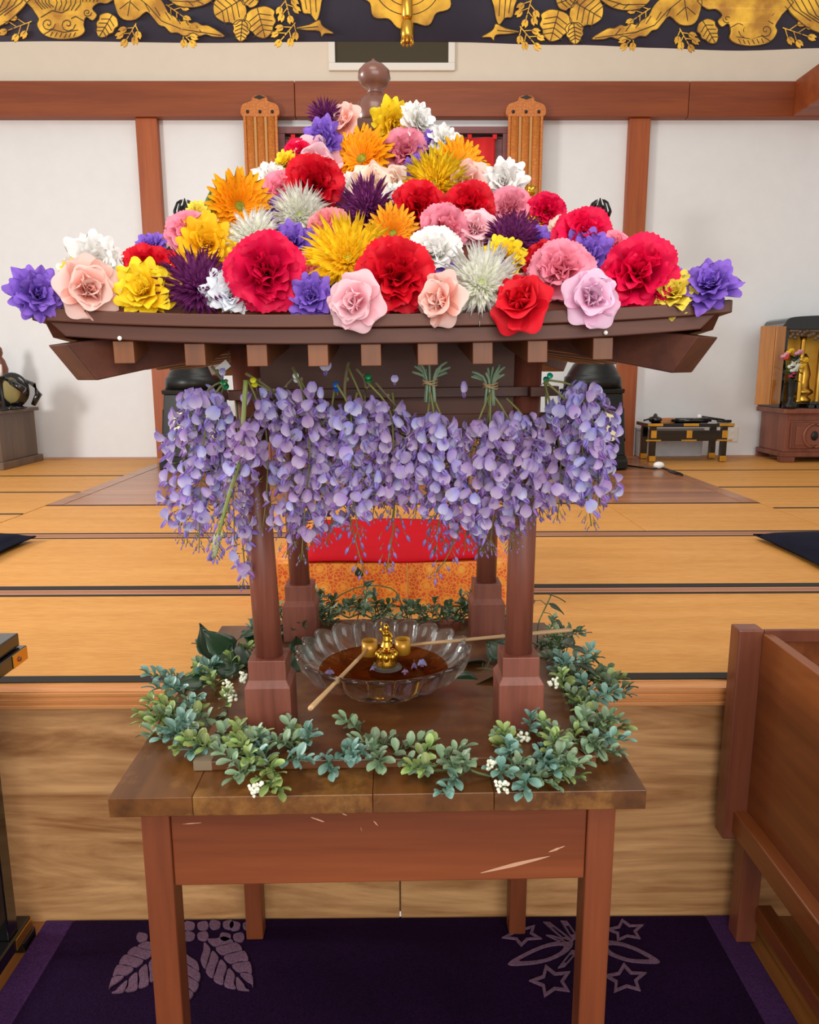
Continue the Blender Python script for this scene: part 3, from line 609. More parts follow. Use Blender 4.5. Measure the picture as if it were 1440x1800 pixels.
t = thing('ritual_bell_stick', 'white handled bell striker lying on the lacquered desk', 'striker', (dx+.22, 6.50, dz+.0005)); MB().tube([(-.10, 0, .05), (.10, -.02, .02)], .011, 8).build('rod', M['bronze'], t, True); MB().ell((-.11, 0, .05), .022).build('white_knob', M['white'], t, True); MB().tube([(.04, -.02, .014), (.16, -.02, .012)], .012, 8).build('grip', M['bronze'], t, True)
t = thing('grey_case', 'pale grey case pushed under the lacquered desk', 'case', (dx-.03, 6.815, ZP+.007)); B('case_body', (-.29, -.06, 0), (.29, .06, .235), M['grey'], t, .01); B('case_lid', (-.295, -.065, .235), (.295, .065, .26), M['grey'], t, .006)
p = at(1288, 763, YW-.01); t = thing('wall_outlet', 'white wall outlet beside the lacquered desk', 'outlet', (p.x, YW-.002, p.z)); B('cover_plate', (-.05, -.008, -.07), (.05, 0, .07), M['cream'], t, .003)
for s in (-.03, .03): B('socket', (-.016, -.011, s-.014), (.016, -.008, s+.014), M['white'], t, .002)
pts = [(1100, 818), (1130, 822), (1150, 824), (1158, 822), (1166, 823), (1180, 828), (1196, 832), (1200, 835), (1190, 833), (1176, 828)]
q = gz(1158, 823, ZP+.01); t = thing('power_cord', 'dark power cord with white plug lying on the boards', 'cord', (q.x, q.y, ZP+.005))
MB().tube([Vector(gz(a, b, ZP+.012))-Vector((q.x, q.y, ZP+.005)) for a, b in pts], .007, 6).build('cable', M['bronze'], t, True); MB().ell((0, 0, .03), (.045, .03, .028)).build('plug', M['white'], t, True)
# chest with small shrine, right back
t = thing('wooden_chest', 'reddish brown chest with a carved round door panel', 'chest', (3.72, 6.60, ZP)); zc = at(1382, 718, 6.37).z-ZP
B('top_board', (-.52, -.27, zc-.045), (.52, .25, zc), M['cabr'], t, .01); B('body', (-.48, -.23, .09), (.48, .22, zc-.045), M['cabr'], t, .004)
B('plinth', (-.50, -.25, .05), (.50, .235, .09), M['cabr'], t, .004)
for sx in (-1, 1):
    for sy in (-1, 1): B('foot', (min(sx*.50, sx*.38), min(sy*.245, sy*.2), 0), (max(sx*.50, sx*.38), max(sy*.235, sy*.17), .05), M['cabr'], t, .006)
B('drawer_rail', (-.46, -.236, zc-.10), (.46, -.23, zc-.06), M['cabr'], t, .003)
for s in (-1, 1):
    cx = -.24+(s+1)*.24
    d = B('door', (cx-.20, -.25, .12), (cx+.20, -.23, zc-.12), M['cabr'], t, .006)
    B('inner_panel', (cx-.155, -.256, .15), (cx+.155, -.25, zc-.15), M['cabr'], d, .004)
    zc2 = (zc+.0)/2; mb = MB(); mb.tube([(cx+.09*math.cos(a), -.258, zc2+.10*math.sin(a)) for a in [i*math.pi/12 for i in range(25)]], .012, 6); mb.tube([(cx+s2*.11, -.258, zc2+v) for s2 in (1,) for v in (-.1, .1)], .008, 6); mb.build('carved_ring', M['cabr'], d, True)
    MB().ell((cx, -.262, zc2), (.03, .012, .04)).build('escutcheon', M['bronze'], d, True)
zt_ = ZP+zc
bx0 = at(1376, 640, 6.5).x
t = thing('household_shrine', 'black and gilt household shrine with open doors on the chest', 'shrine', (bx0+.38, 6.66, zt_)); hz = at(1400, 556, 6.45).z-zt_
B('base', (-.40, -.20, 0), (.40, .20, .04), M['black'], t, .004)
for s in (-1, 1): B('side', (min(s*.36, s*.39), -.18, .04), (max(s*.36, s*.39), .18, hz-.10), M['black'], t, .004)
B('back', (-.36, .15, .04), (.36, .18, hz-.1), M['gold'], t)
mb = MB(); plate(mb, sm_poly([(-.40, 0), (-.40, .045), (-.36, .09), (-.2, .105), (0, .11), (.2, .105), (.36, .09), (.40, .045), (.40, 0), (0, 0)], 3), lambda a, b: (a, -.19, hz-.1+b), lambda a, b: (a, .19, hz-.1+b)); mb.build('top', M['black'], t)
mb = MB()
for i in range(36):
    a = i/35; mb.ell((-.34+.68*a, -.175, hz-.13-.035*math.cos(a*2*math.pi*1.5)**2+.02*math.sin(i*2.1)), (.02, .01, .018), 6, 4)
mb.box((-.36, -.172, hz-.13), (.36, -.16, hz-.1)); mb.build('carved_transom', M['cabl'], t, True)
for i, cx in enumerate((-.18, -.02, .2)): MB().lathe([(.03, .04), (.02, .06), (.02, hz-.2), (.03, hz-.16)], 12, (cx, -.08, 0)).build('gilt_column', M['gold'], t, True)
MB().lathe([(.07, .04), (.08, .06), (.05, .09), (.09, .12), (.09, .14), (.06, .16), (.05, .22), (.06, .28), (.045, .34), (.03, .38), (.035, .42), (.01, .46)], 14, (-.10, .02, 0)).build('gilt_figure', M['gold'], t, True)
m1 = Matrix.Translation((-.395, -.185, 0))@Matrix.Rotation(R(28), 4, 'Z')
MB().box((-.125, -.011, .03), (0, .011, hz-.08), mat=m1).build('door', M['cabdoor'], t, bevel=.003)
m2 = m1@Matrix.Translation((-.127, 0, 0))@Matrix.Rotation(R(-40), 4, 'Z')
MB().box((-.115, -.011, .03), (0, .011, hz-.08), mat=m2).build('door', M['cabdoor'], t, bevel=.003)
t = thing('flower_vase', 'dark vase of bright mixed flowers before the gilt shrine', 'vase', (at(1389, 700, 6.37).x, 6.37, zt_))
MB().lathe([(.05, 0), (.06, .01), (.055, .04), (.028, .06), (.03, .10), (.042, .17), (.045, .22), (.05, .235), (.04, .235)], 18).build('vase_body', M['bronze'], t, True)
vz = at(1389, 655, 6.40).z-zt_
rnd = random.Random(3)
for i, (px, py, c) in enumerate(((1389, 618, 'fy'), (1404, 620, 'fp'), (1385, 628, 'fr'), (1399, 634, 'fw'), (1392, 643, 'fw'), (1402, 644, 'fw'), (1414, 634, 'fy'), (1410, 644, 'fy'), (1394, 660, 'fk'), (1396, 650, 'fw'), (1380, 625, 'fp'))):
    p = Vector(at(px, py, 6.36))-t.location
    if c not in M: M[c] = plain('vase_bloom_'+{'fy': 'yellow', 'fp': 'pink', 'fr': 'red', 'fw': 'white', 'fk': 'magenta'}[c], {'fy': '#e6b520', 'fp': '#d992a8', 'fr': '#c8432c', 'fw': '#e6e6da', 'fk': '#c02860'}[c], .6)
    mb = MB()
    for k in range(9):
        a = k*2.4; mb.ell(p+Vector((.02*math.cos(a), .012*math.sin(a), .012*math.sin(a*1.7))), (.018, .014, .016), 6, 4)
    fb = mb.build('bloom', M[c], t, True); MB().tube([(0, 0, .2), p*.6+Vector((0, 0, .05)), p], .003, 5).build('flower_stem', M['fleaf'], t)
for i in range(26):
    a = rnd.uniform(0, 6.28); z = rnd.uniform(.22, .40); L = rnd.uniform(.04, .11); m = Matrix.Translation((0, -.02, z))@Matrix.Rotation(a, 4, 'Z')@Matrix.Rotation(-R(rnd.uniform(-10, 60)), 4, 'Y')
    mb = MB(); mb.grid(lambda u, v: m@Vector((L*u+.01, .022*math.sin(math.pi*u)*(2*v-1), -.03*u*u)), 4, 2); mb.build('leaf', M['ivy'], t)
for i, px in enumerate((1428, 1437)):
    t = thing('black_tablet', ('small black memorial tablet on the chest next to the flower vase', 'small black memorial tablet on the chest farther from the flower vase')[i], 'tablet', (at(px, 705, 6.38).x, 6.38, zt_), 0, 'tablets before the gilt shrine'); B('tablet_foot', (-.035, -.02, 0), (.035, .02, .03), M['black'], t, .004); B('tablet_plate', (-.022, -.008, .03), (.022, .008, .055), M['black'], t, .004)
# ================================================================== FOREGROUND
# carpet with carved motifs
t = thing('purple_carpet', 'dark purple carpet with carved mauve flower motifs under the table', 'carpet', (-.03, .9, .0))
cx0, cx1 = -.96+.03, .88+.03
B('carpet_field', (cx0+.075, -1.0, 0), (cx1-.075, YF-.9-.006, .010), M['carpet'], t, .003)
for a, b in ((cx0, cx0+.075), (cx1-.075, cx1)): B('carpet_border', (a, -1.0, 0), (b, YF-.9-.006, .010), M['carpetb'], t, .003)
def cp(x, y, h): p = gz(x, y, .010); return (p.x+.03, p.y-.9, .010+h)
def patch(pts, name='carved_pile'):
    mb = MB(); plate(mb, sm_poly(pts, 3), lambda a, b: cp(a, b, -.002), lambda a, b: cp(a, b, .004)); mb.build(name, M['motif'], t, bevel=.0015)
def cleaf(bx, by, tx, ty, wd, n=5):
    dx, dy = tx-bx, ty-by; q = lambda u, v: (bx+dx*u-dy*v, by+dy*u+dx*v)
    k = wd/math.hypot(dx, dy)
    wf = lambda u: k*math.sin(math.pi*min(1, .12+u*.86))**.75
    for s in (-1, 1):
        for i in range(n):
            u0, u1 = i/n*.92, (i+.78)/n*.92; sh = .16
            patch([q(u0, s*.035), q(min(.99, u0+sh*.5), s*wf(u0+sh*.5)*.6), q(min(1, u0+sh), s*wf(min(1, u0+sh))), q(min(1.02, u1+sh), s*wf(min(1, u1+sh))*.95), q(min(1, u1+sh*.5), s*wf(u1+sh*.4)*.55), q(u1, s*.035)])
cleaf(290, 1665, 196, 1742, 34); cleaf(318, 1672, 305, 1775, 40); cleaf(362, 1655, 440, 1738, 38)
for (x, y) in ((262, 1650), (345, 1648), (408, 1650), (300, 1632), (345, 1630), (390, 1628), (425, 1630)):
    for s in (-1, 1): patch([(x+s*3, y-6), (x+s*18, y-9), (x+s*22, y), (x+s*16, y+7), (x+s*4, y+4)])
def ring(pts, k=.68):
    cx = sum(p[0] for p in pts)/len(pts); cy = sum(p[1] for p in pts)/len(pts); n = len(pts)
    ins = [(cx+(x-cx)*k, cy+(y-cy)*k) for x, y in pts]; mb = MB()
    o0 = [cp(x, y, .004) for x, y in pts]; i0 = [cp(x, y, .004) for x, y in ins]; o1 = [cp(x, y, -.001) for x, y in pts]; i1 = [cp(x, y, -.001) for x, y in ins]
    v = o0+i0+o1+i1; f = []
    for i in range(n):
        j = (i+1) % n; f += [(i, j, j+n, i+n), (i, i+2*n, j+2*n, j), (i+n, j+n, j+3*n, i+3*n)]
    mb.add(v, f); mb.build('carved_outline', M['motif'], t)
def star(cx, cy, rx, ry, ph):
    ring([(cx+(1 if i % 2 == 0 else .52)*rx*math.cos(ph+i*math.pi/5), cy+(1 if i % 2 == 0 else .52)*ry*math.sin(ph+i*math.pi/5)) for i in range(10)], .72)
star(918, 1644, 37, 21, -.9); star(1100, 1637, 36, 21, -.5); star(970, 1726, 40, 30, -.6); star(1100, 1722, 40, 28, -.4)
ring(sm_poly([(893, 1696), (925, 1676), (965, 1660), (1005, 1656), (1000, 1672), (965, 1690), (925, 1697)], 3), .7); ring(sm_poly([(1160, 1692), (1128, 1672), (1090, 1658), (1055, 1656), (1062, 1674), (1100, 1690), (1135, 1694)], 3), .7)
for (a, b, c, d) in ((955, 1622, 1000, 1655), (985, 1620, 1010, 1650), (1030, 1622, 1020, 1652), (1060, 1622, 1030, 1655), (960, 1645, 990, 1655), (1005, 1672, 985, 1700), (1030, 1675, 1045, 1702)):
    ring([(a, b), (a+12, b+1), (c+8, d), (c-4, d+3)], .55)
# black lacquer stand, left
t = thing('lacquered_stand', 'tall black lacquer stand with gilt corner fittings before the platform', 'stand', (-1.268, 1.40, 0))
q = lambda x, y: (x+1.25, y-1.40)
xr_, yb_ = .355, .30
B('top_board', (-.36, -.30, .81), (xr_, yb_, .842), M['black'], t, .003); B('top_rim', (-.37, -.31, .775), (xr_+.012, yb_+.008, .808), M['black'], t, .002)
for s in (-1, 1):
    B('gilt_fitting', (xr_+.0121, min(s*.30, s*.235)+.004, .776), (xr_+.0145, max(s*.30, s*.235)+.004, .807), M['gold'], t, .001); MB().ell((xr_+.016, s*.265, .79), (.003, .006, .006), 8, 6).build('rivet', M['cabr'], t, True)
    for sx in (-1, 1):
        B('leg', (sx*.27-.022, s*.25-.022, .07), (sx*.27+.022, s*.25+.022, .775), M['black'], t, .003)
for sx in (-1, 1):
    f_ = B('foot_bar', (sx*.27-.03, -.32, .03), (sx*.27+.03, .32, .07), M['black'], t, .004)
    for s in (-1, 1): B('foot_fitting', (sx*.27+.0301, min(s*.32, s*.24), .034), (sx*.27+.033, max(s*.32, s*.24), .064), M['gold'], f_, .001); B('foot_pad', (sx*.27-.034, min(s*.33, s*.27), 0), (sx*.27+.034, max(s*.33, s*.27), .03), M['black'], f_, .003)
B('stretcher', (-.25, -.012, .16), (.25, .012, .20), M['black'], t, .002)
# offertory box, right
t = thing('offertory_box', 'large open wooden offertory box on legs beside the table', 'offertory box', (.79, .95, 0))
W_, Yb = 1.0, .78
for sx in (0, 1):
    for sy in (0, 1):
        x = sx*(W_-.06); y = sy*(Yb-.05)-.0
        B('corner_post', (x, y, .30), (x+.06, y+.05, .846), M['offerz'], t, .004)
        lx = x+.055 if sx == 0 else x-.04
        B('leg', (lx, y-.005, .0102 if sx == 0 else 0), (lx+.05, y+.045, .345), M['offerz'], t, .003)
for sx in (0, 1):
    x = .055 if sx == 0 else W_-.08
    B('side_panel', (x, .05, .37), (x+.025, Yb-.05, .838), M['offer'], t, .003)
    x2 = .022 if sx == 0 else W_-.082
    B('side_rail', (x2, -.01, .318), (x2+.06, Yb-.045, .378), M['offer'], t, .004); B('lower_stretcher', (.098 if sx == 0 else W_-.14, .04, .07), (.138 if sx == 0 else W_-.1, Yb-.05, .115), M['offer'], t, .003)
for y in (.01, Yb-.04): B('end_panel', (.06, y, .37), (W_-.06, y+.025, .836), M['offer'], t, .003); B('end_rail', (.04, y-.0, .32), (W_-.04, y+.03, .37), M['offer'], t, .003)
B('top_rail', (.06, Yb-.05, .815), (W_-.06, Yb-.04, .846), M['offerz'], t, .002)
B('box_floor', (.08, .03, .37), (W_-.08, Yb-.05, .39), M['offer'], t)
for i in range(5): B('grate_slat', (.20+i*.14, .035, .70), (.23+i*.14, Yb-.042, .755), M['sill'], t, .004)
# ------------------------------------------------------------------ the table
TZ = .835
tb = thing('wooden_table', 'worn red brown wooden table carrying the flower shrine', 'table', (-.044, 1.39, 0), R(.95))
hw, hd = .398, .378
xs = [-hw, -.275, -.01, .17, hw]
for a, b in zip(xs, xs[1:]): B('top_plank', (a+.0003, -hd, TZ-.031), (b-.0003, hd, TZ), M['top'], tb, .0012)
for sx in (-1, 1):
    for sy in (-1, 1):
        x, y = sx*.339, sy*.335
        MB().box((x-.0215, y-.022, .0102), (x+.0215, y+.022, TZ-.031)).build('leg', M['tablez'], tb, bevel=.003)
B('apron', (-.317, -.352, TZ-.165), (.317, -.332, TZ-.031), M['table'], tb, .002); B('apron', (-.317, .332, TZ-.165), (.317, .352, TZ-.031), M['table'], tb, .002)
for s in (-1, 1): B('apron', (min(s*.332, s*.352), -.313, TZ-.165), (max(s*.332, s*.352), .313, TZ-.031), M['table'], tb, .002)
M['scuff'] = plain('bare_wood_scuff', '#c79678', .8)
rnd = random.Random(5)
def scuff(x0, z0, x1, z1, w_):
    mb = MB(); n = 6; v = []
    for k in range(n+1):
        u = k/n; x = x0+(x1-x0)*u; z = z0+(z1-z0)*u; h = w_*(math.sin(math.pi*u)*.8+.2)*rnd.uniform(.6, 1.2); v += [(x, -.3526, z+h), (x, -.3526, z-h)]
    mb.add(v, [(2*k, 2*k+2, 2*k+3, 2*k+1) for k in range(n)]); mb.build('paint_scuff', M['scuff'], tb)
scuff(.155, TZ-.152, .262, TZ-.125, .003); scuff(.26, TZ-.118, .285, TZ-.108, .002); scuff(-.105, TZ-.052, -.085, TZ-.060, .0018); scuff(-.01, TZ-.06, -.003, TZ-.068, .002); scuff(-.30, TZ-.06, -.27, TZ-.058, .0008); scuff(-.06, TZ-.045, -.05, TZ-.05, .001); scuff(-.03, TZ-.07, -.028, TZ-.077, .0015)
# ------------------------------------------------------------------ flower shrine
SL = Vector((-.019, 1.425, TZ+.0005)); SR = Euler((0, 0, R(.95)))
sh = thing('flower_shrine', 'small dark wooden flower shrine with four round pillars', 'shrine', SL); sh.rotation_euler = SR
SM = Matrix.LocRotScale(SL, SR, Vector((1, 1, 1))); SI = SM.inverted()
B('base_board', (-.316, -.340, 0), (.316, .335, .016), M['baseboard'], sh, .002)
MB().box((-.3165, -.3405, .001), (-.288, -.30, .0168)).build('tape_patch', M['tape'], sh)
PX, PY = .211, .218
for sx in (-1, 1):
    for sy in (-1, 1):
        x, y = sx*PX, sy*PY
        mb = MB().lathe([(.0230, .142), (.0226, .30), (.0222, .665)], 28, (x, y, 0)); mb.v = [(a+sx*.012*(c-.142)/.52, b, c) for a, b, c in mb.v]
        p_ = mb.build('pillar', M['shrinez'], sh, True)
        mb = MB(); s4 = math.sqrt(2)
        mb.lathe([(.0378*s4, .016), (.0378*s4, .098), (.031*s4, .110), (.031*s4, .144)], 4, (x, y, 0), ph=R(45)); mb.build('plinth', M['shrinez'], p_, bevel=.0012)
def ringbeam(name, y0, w_, z0, z1, ext, mat1, mat2, bev=.001, pxo=PX, pyo=PY):
    for s in (-1, 1):
        B(name, (-pxo-ext, min(s*(pyo+y0), s*(pyo+y0+w_)), z0), (pxo+ext, max(s*(pyo+y0), s*(pyo+y0+w_)), z1), mat1, sh, bev)
        B(name, (min(s*(pxo+y0), s*(pxo+y0+w_)), -pyo-ext, z0), (max(s*(pxo+y0), s*(pxo+y0+w_)), pyo+ext, z1), mat2, sh, bev)
ringbeam('tie_rail', .006, .024, .572, .587, .055, M['shrine'], M['shriney'])
ringbeam('lower_tie_rail', -.012, .024, .515, .545, .045, M['shrine'], M['shriney'])
ringbeam('frieze_board', -.006, .010, .505, .672, .0, M['shrine'], M['shriney'])
HW, HD, ZE, RISE = .427, .440, .672, .345
lift = lambda a: .013*abs(a)**2.6
def roofz(x, y):
    tx, ty = abs(x)/HW, abs(y)/HD; tt = max(tx, ty); o_ = min(tx, ty)
    return ZE+.008+RISE*max(0, 1-tt)**1.04+lift(o_)*tt**4
for k in range(4):
    mb = MB()
    def f(u, v, top=0):
        a = (2*v-1)*(1-u*.93); d = 1-u*.93
        x, y = [(a*HW, -d*HD), (d*HW, a*HD), (-a*HW, d*HD), (-d*HW, -a*HD)][k]
        return (x, y, roofz(x, y)-(0 if top else .012))
    mb.grid(lambda u, v: f(u, v, 1), 10, 24); mb.grid(lambda u, v: f(u, v, 0), 10, 24); mb.grid(lambda u, v: f(0, v, u), 1, 24)
    mb.build('roof_slope', M['shrine'], sh, False)
    rot = Matrix.Rotation(R(90*k), 4, 'Z'); L_, D_ = (HW, HD) if k % 2 == 0 else (HD, HW)
    def strip(name, y0, y1, z0, z1, over, mat, slant=0):
        mb = MB(); n = 24; v = []
        for i in range(n+1):
            a = -1+2*i/n; x = a*(L_+over); zz = ZE+lift(a)
            for (yy, z_) in ((y0, z0), (y1, z0), (y1, z1), (y0, z1)): v.append(rot@Vector((x if z_ == z1 else x*(1-slant/L_), -D_-yy, zz+z_)))
        fs = []
        for i in range(n):
            for c_ in range(4): d_ = (c_+1) % 4; fs.append((i*4+c_, i*4+d_, i*4+4+d_, i*4+4+c_))
        fs += [(0, 1, 2, 3), (n*4, n*4+1, n*4+2, n*4+3)]; mb.add(v, fs); mb.build(name, mat, sh, bevel=.0015)
    strip('eave_moulding', -.006, .014, -.004, .012, .010, M['shrine']); strip('eave_fascia', -.012, .005, -.024, -.0045, -.004, M['shrine'], .020)
    rx = [-.335, -.245, -.166, -.088, -.020, .053, .124, .195, .280] if k in (0, 2) else [-.33+.0825*i for i in range(9)]
    for x in rx:
        b0 = abs(x)/L_; z_ = ZE-.024+lift(b0); inn = max(.19, abs(x)*D_/L_*.96)
        v = []
        for yy, zz in ((-D_+.002, z_), (-inn+.02, z_+.035)):
            for dx_, dz_ in ((-.013, -.028), (.013, -.028), (.013, 0), (-.013, 0)): v.append(rot@Vector((x+dx_, yy, zz+dz_)))
        MB().add(v, [(0, 1, 2, 3), (7, 6, 5, 4), (0, 4, 5, 1), (1, 5, 6, 2), (2, 6, 7, 3), (3, 7, 4, 0)]).build('rafter', M['rafter'], sh, bevel=.001)
    cdir = (Vector((-L_, -D_, 0))).normalized(); cn = Vector((-cdir.y, cdir.x, 0)); v = []
    Lc = math.hypot(L_, D_)
    for d0, d1, zz, hh in ((Lc-.010, Lc-.044, ZE-.020, .046), (.25, .25, ZE+.034, .040)):
        for a, dd, h in ((-.030, d1, -hh), (.030, d1, -hh), (.030, d0, 0), (-.030, d0, 0)): v.append(rot@(cdir*dd+cn*a+Vector((0, 0, zz+h))))
    MB().add(v, [(0, 1, 2, 3), (7, 6, 5, 4), (0, 4, 5, 1), (1, 5, 6, 2), (2, 6, 7, 3), (3, 7, 4, 0)]).build('hip_rafter', M['shrine'], sh, bevel=.002)
for x in (-.335, .28): MB().ell((x, -HD-.008, ZE-.014), (.003, .003, .003), 8, 6).build('nail_head', M['white'], sh, True)
za = ZE+.008+RISE*.93+.02
fb = B('finial_base', (-.038, -.038, za-.045), (.038, .038, za+.018), M['shrine'], sh, .003)
MB().lathe([(.034, za+.018), (.036, za+.024), (.035, za+.04), (.030, za+.054), (.018, za+.064), (.011, za+.068)], 28).build('finial_dome', M['dome'], sh, True)
MB().lathe([(.011, za+.066), (.014, za+.069), (.012, za+.074), (.022, za+.080), (.0285, za+.092), (.027, za+.104), (.018, za+.113), (.007, za+.118), (.001, za+.124)], 28).build('finial_jewel', M['dome'], sh, True)
def warp(p): return (p[0]-.016*max(0, p[2]-.02)-.03*max(0, p[2]-.7), p[1], p[2]+.010*p[0]*min(1, max(0, p[2]-.02)/.6))   # the old frame leans a little
def unwarp(p): return Vector((p.x+.016*max(0, p.z-.02)+.03*max(0, p.z-.7), p.y, p.z-.010*p.x*min(1, max(0, p.z-.02)/.6)))
for o in list(sh.children_recursive):
    for v_ in o.data.vertices: v_.co = warp(v_.co)
p = Vector(at(389, 645, 1.13)); t = thing('paper_tag', 'small white paper tag hanging under the shrine eave', 'tag', p)
MB().box((-.012, -.0005, -.008), (.012, .0005, .004), mat=Matrix.Rotation(R(-38), 4, 'Y')).build('tag_slip', M['white'], t); MB().tube([(.006, 0, -.003), (.012, .01, .03), (.014, .015, .062)], .0006, 4).build('tag_thread', M['twig'], t)
# ------------------------------------------------------------------ glass bowl, tea, statue, ladles
ZB = TZ+.0185
bc = Vector((-.040, 1.352, ZB))
def scal(n, amp): return lambda a, k: 1+amp[k]*abs(math.cos(n*a/2))
t = thing('glass_bowl', 'clear scalloped pressed glass bowl of amber tea inside the shrine', 'bowl', bc)
out = [(.068, 0), (.076, .002), (.074, .008), (.062, .020), (.060, .024), (.082, .026), (.108, .031), (.131, .042), (.147, .060), (.156, .081), (.158, .087)]
inn = [(.153, .087), (.150, .081), (.141, .063), (.126, .048), (.104, .038), (.075, .0335), (.035, .032), (.004, .0315)]
am = [.03, .04, .05, .04, .03, .05, .075, .09, .10, .10, .09]; ai = [.085, .08, .07, .055, .04, .02, 0, 0]
NS = 20; mb = MB(); n = 320
mb.lathe([(.03, .012)]+out+inn, n, fn=lambda a, k: 1+([0]+am+ai)[k]*(abs(math.cos(NS*a/2))**.8)-.03*(k >= 9), cap=True)
mb.v = [(x, y, z*.87+(.007*abs(math.cos(NS*math.atan2(y, x)/2))**.8*max(0, (z-.06)/.027)**1.5)) for x, y, z in mb.v]
mb.build('bowl_body', M['glass'], t, True)
tea = thing('sweet_tea', 'amber sweet tea in the glass bowl', 'tea', bc+Vector((0, 0, .0)))
MB().lathe([(.001, .0405), (.06, .0405), (.1225, .0405)], 60).build('tea_surface', M['tea'], tea, True)
M['stonefoot'] = plain('dark_stone', '#5a5650', .4, var=.3)
# infant figure
t = thing('infant_buddha', 'small gilt standing figure with one raised arm in the bowl', 'figurine', bc+Vector((.006, .0, .0445)))
MB().lathe([(.034, -.017), (.036, -.010), (.030, -.004), (.026, 0)], 14).build('stone_foot', M['stonefoot'], t, True)
mb = MB()
for k, (r_, z_) in enumerate(((.026, .0), (.027, .008), (.022, .014), (.028, .022), (.020, .028))): pass
mb.lathe([(.019, 0), (.021, .006), (.016, .013), (.018, .022), (.014, .028), (.008, .030)], 16)
for i in range(8):
    a = i*math.pi/4; mb.ell((.0165*math.cos(a), .0165*math.sin(a), .020), (.0065, .0065, .009), 8, 6)
mb.build('lotus_pedestal', M['goldb'], t, True)
mb = MB(); z0 = .029
for s in (-1, 1):
    mb.tube([(s*.0042, -.002, z0), (s*.0045, 0, z0+.010), (s*.004, 0, z0+.020)], [.0030, .0032, .0042], 10); mb.ell((s*.0045, -.0035, z0+.0012), (.0026, .005, .002), 8, 6)
mb.tube([(0, 0, z0+.015), (0, -.0005, z0+.022), (0, 0, z0+.030), (0, 0, z0+.036), (0, 0, z0+.039)], [.0080, .0078, .0066, .0074, .0036], 14)
mb.tube([(0, 0, z0+.037), (0, -.0005, z0+.042)], [.0032, .003], 10); mb.ell((0, -.001, z0+.0465), (.0055, .0058, .0066), 14, 10); mb.ell((0, .0005, z0+.0515), (.003, .003, .0022), 8, 6)
mb.ell((0, -.0066, z0+.046), (.0009, .0012, .0014), 6, 4)
for s in (-1, 1): mb.ell((s*.0056, 0, z0+.0455), (.001, .0014, .0024), 6, 4)
mb.tube([(-.0062, 0, z0+.0355), (-.0105, -.001, z0+.042), (-.0095, -.001, z0+.051), (-.0088, -.001, z0+.058)], [.0030, .0026, .0022, .0012], 8)
mb.tube([(.0062, 0, z0+.0355), (.0105, -.001, z0+.027), (.0095, -.002, z0+.019), (.009, -.002, z0+.013)], [.0030, .0026, .0022, .0012], 8)
o = mb.build('figure_body', M['goldb'], t, True); rm = o.modifiers.new('r', 'REMESH'); rm.mode = 'VOXEL'; rm.voxel_size = .0009; rm.use_smooth_shade = True; o.modifiers.new('s', 'SMOOTH').iterations = 2
mb = MB(); mb.grid(lambda u, v: ((.0082-.001*u+.0035*(1-u)**2)*math.cos(2*math.pi*v), (.0082-.001*u+.0035*(1-u)**2)*math.sin(2*math.pi*v), z0+.010+.014*u), 5, 20); mb.build('waist_cloth', M['gold'], t, True)
def ladle(cup, end, label):
    c_, e_ = Vector(cup), Vector(end); t = thing('bamboo_ladle', label, 'ladle', c_)
    d = e_-c_; L = d.length; q = d.to_track_quat('Z', 'Y').to_matrix().to_4x4()
    mb = MB(); k = [0, .25, .26, .27, .58, .59, .60, .97, 1.0]; r_ = [.0030, .0032, .0040, .0032, .0034, .0044, .0034, .0042, .0038]
    mb.lathe([(rr*1.05, L*a) for a, rr in zip(k, r_)], 10); o = mb.build('handle', M['bamboo'], t, True); o.matrix_local = q
    MB().lathe([(.012, -.016), (.0155, -.015), (.0155, .014), (.0135, .014), (.0135, -.012), (.001, -.012)], 20).build('cup', M['cupgold'], t, True)
    MB().ell(d*.995, .0036, 8, 6).build('end_node', M['bamboo'], t, True)
M['cupgold'] = plain('amber_bamboo_cup', '#b98528', .3, metal=.3, var=.15)
ladle(at(650, 1138, 1.385), at(545, 1246, 1.12), 'thin bamboo ladle resting over the bowl rim toward the front garland')
ladle(at(708, 1135, 1.395), at(1006, 1107, 1.40), 'thin bamboo ladle reaching past the front pillar over the ivy')
# ------------------------------------------------------------------ petals and flowers
def petal_pts(L, W, bend, cup, ruf=0, rk=6, serr=0, nu=5, nv=6, prof=None, ph=0, droop=0):
    prof = prof or [.18, .55, .85, 1.0, .95, .62]
    def f(u, v):
        x = (len(prof)-1)*u; i = min(int(x), len(prof)-2); k = x-i; w_ = prof[i]*(1-k)+prof[i+1]*k; b = 2*v-1
        tipx = L*u*(1-.26*b*b*u**4)
        if serr and u > .99: tipx += serr*(1 if round(v*nv) % 2 else -1)*L
        z = bend*math.sin(u*math.pi*.5)*L*u-droop*max(0, u-.6)**2*L*3+cup*b*b*w_*W+ruf*u*u*math.sin(rk*b+ph)*L
        return Vector((tipx, b*w_*W, z))
    return f, nu, nv
def petal_mb(mb, spec, mat=None):
    f, nu, nv = spec
    mb.grid((lambda u, v: mat@f(u, v)) if mat is not None else f, nu, nv); return mb
def PM(phi, tilt, r=0, z=0, s=1, roll=0):
    return Matrix.Rotation(R(phi), 4, 'Z')@Matrix.Translation((r, 0, z))@Matrix.Rotation(-R(tilt), 4, 'Y')@Matrix.Rotation(R(roll), 4, 'X')@Matrix.Scale(s, 4)
PC = {}
def pmesh(key, spec, mat):
    if key not in PC: mb = MB(); petal_mb(mb, spec); PC[key] = mb.mesh('petal', mat, True, True)
    return PC[key]
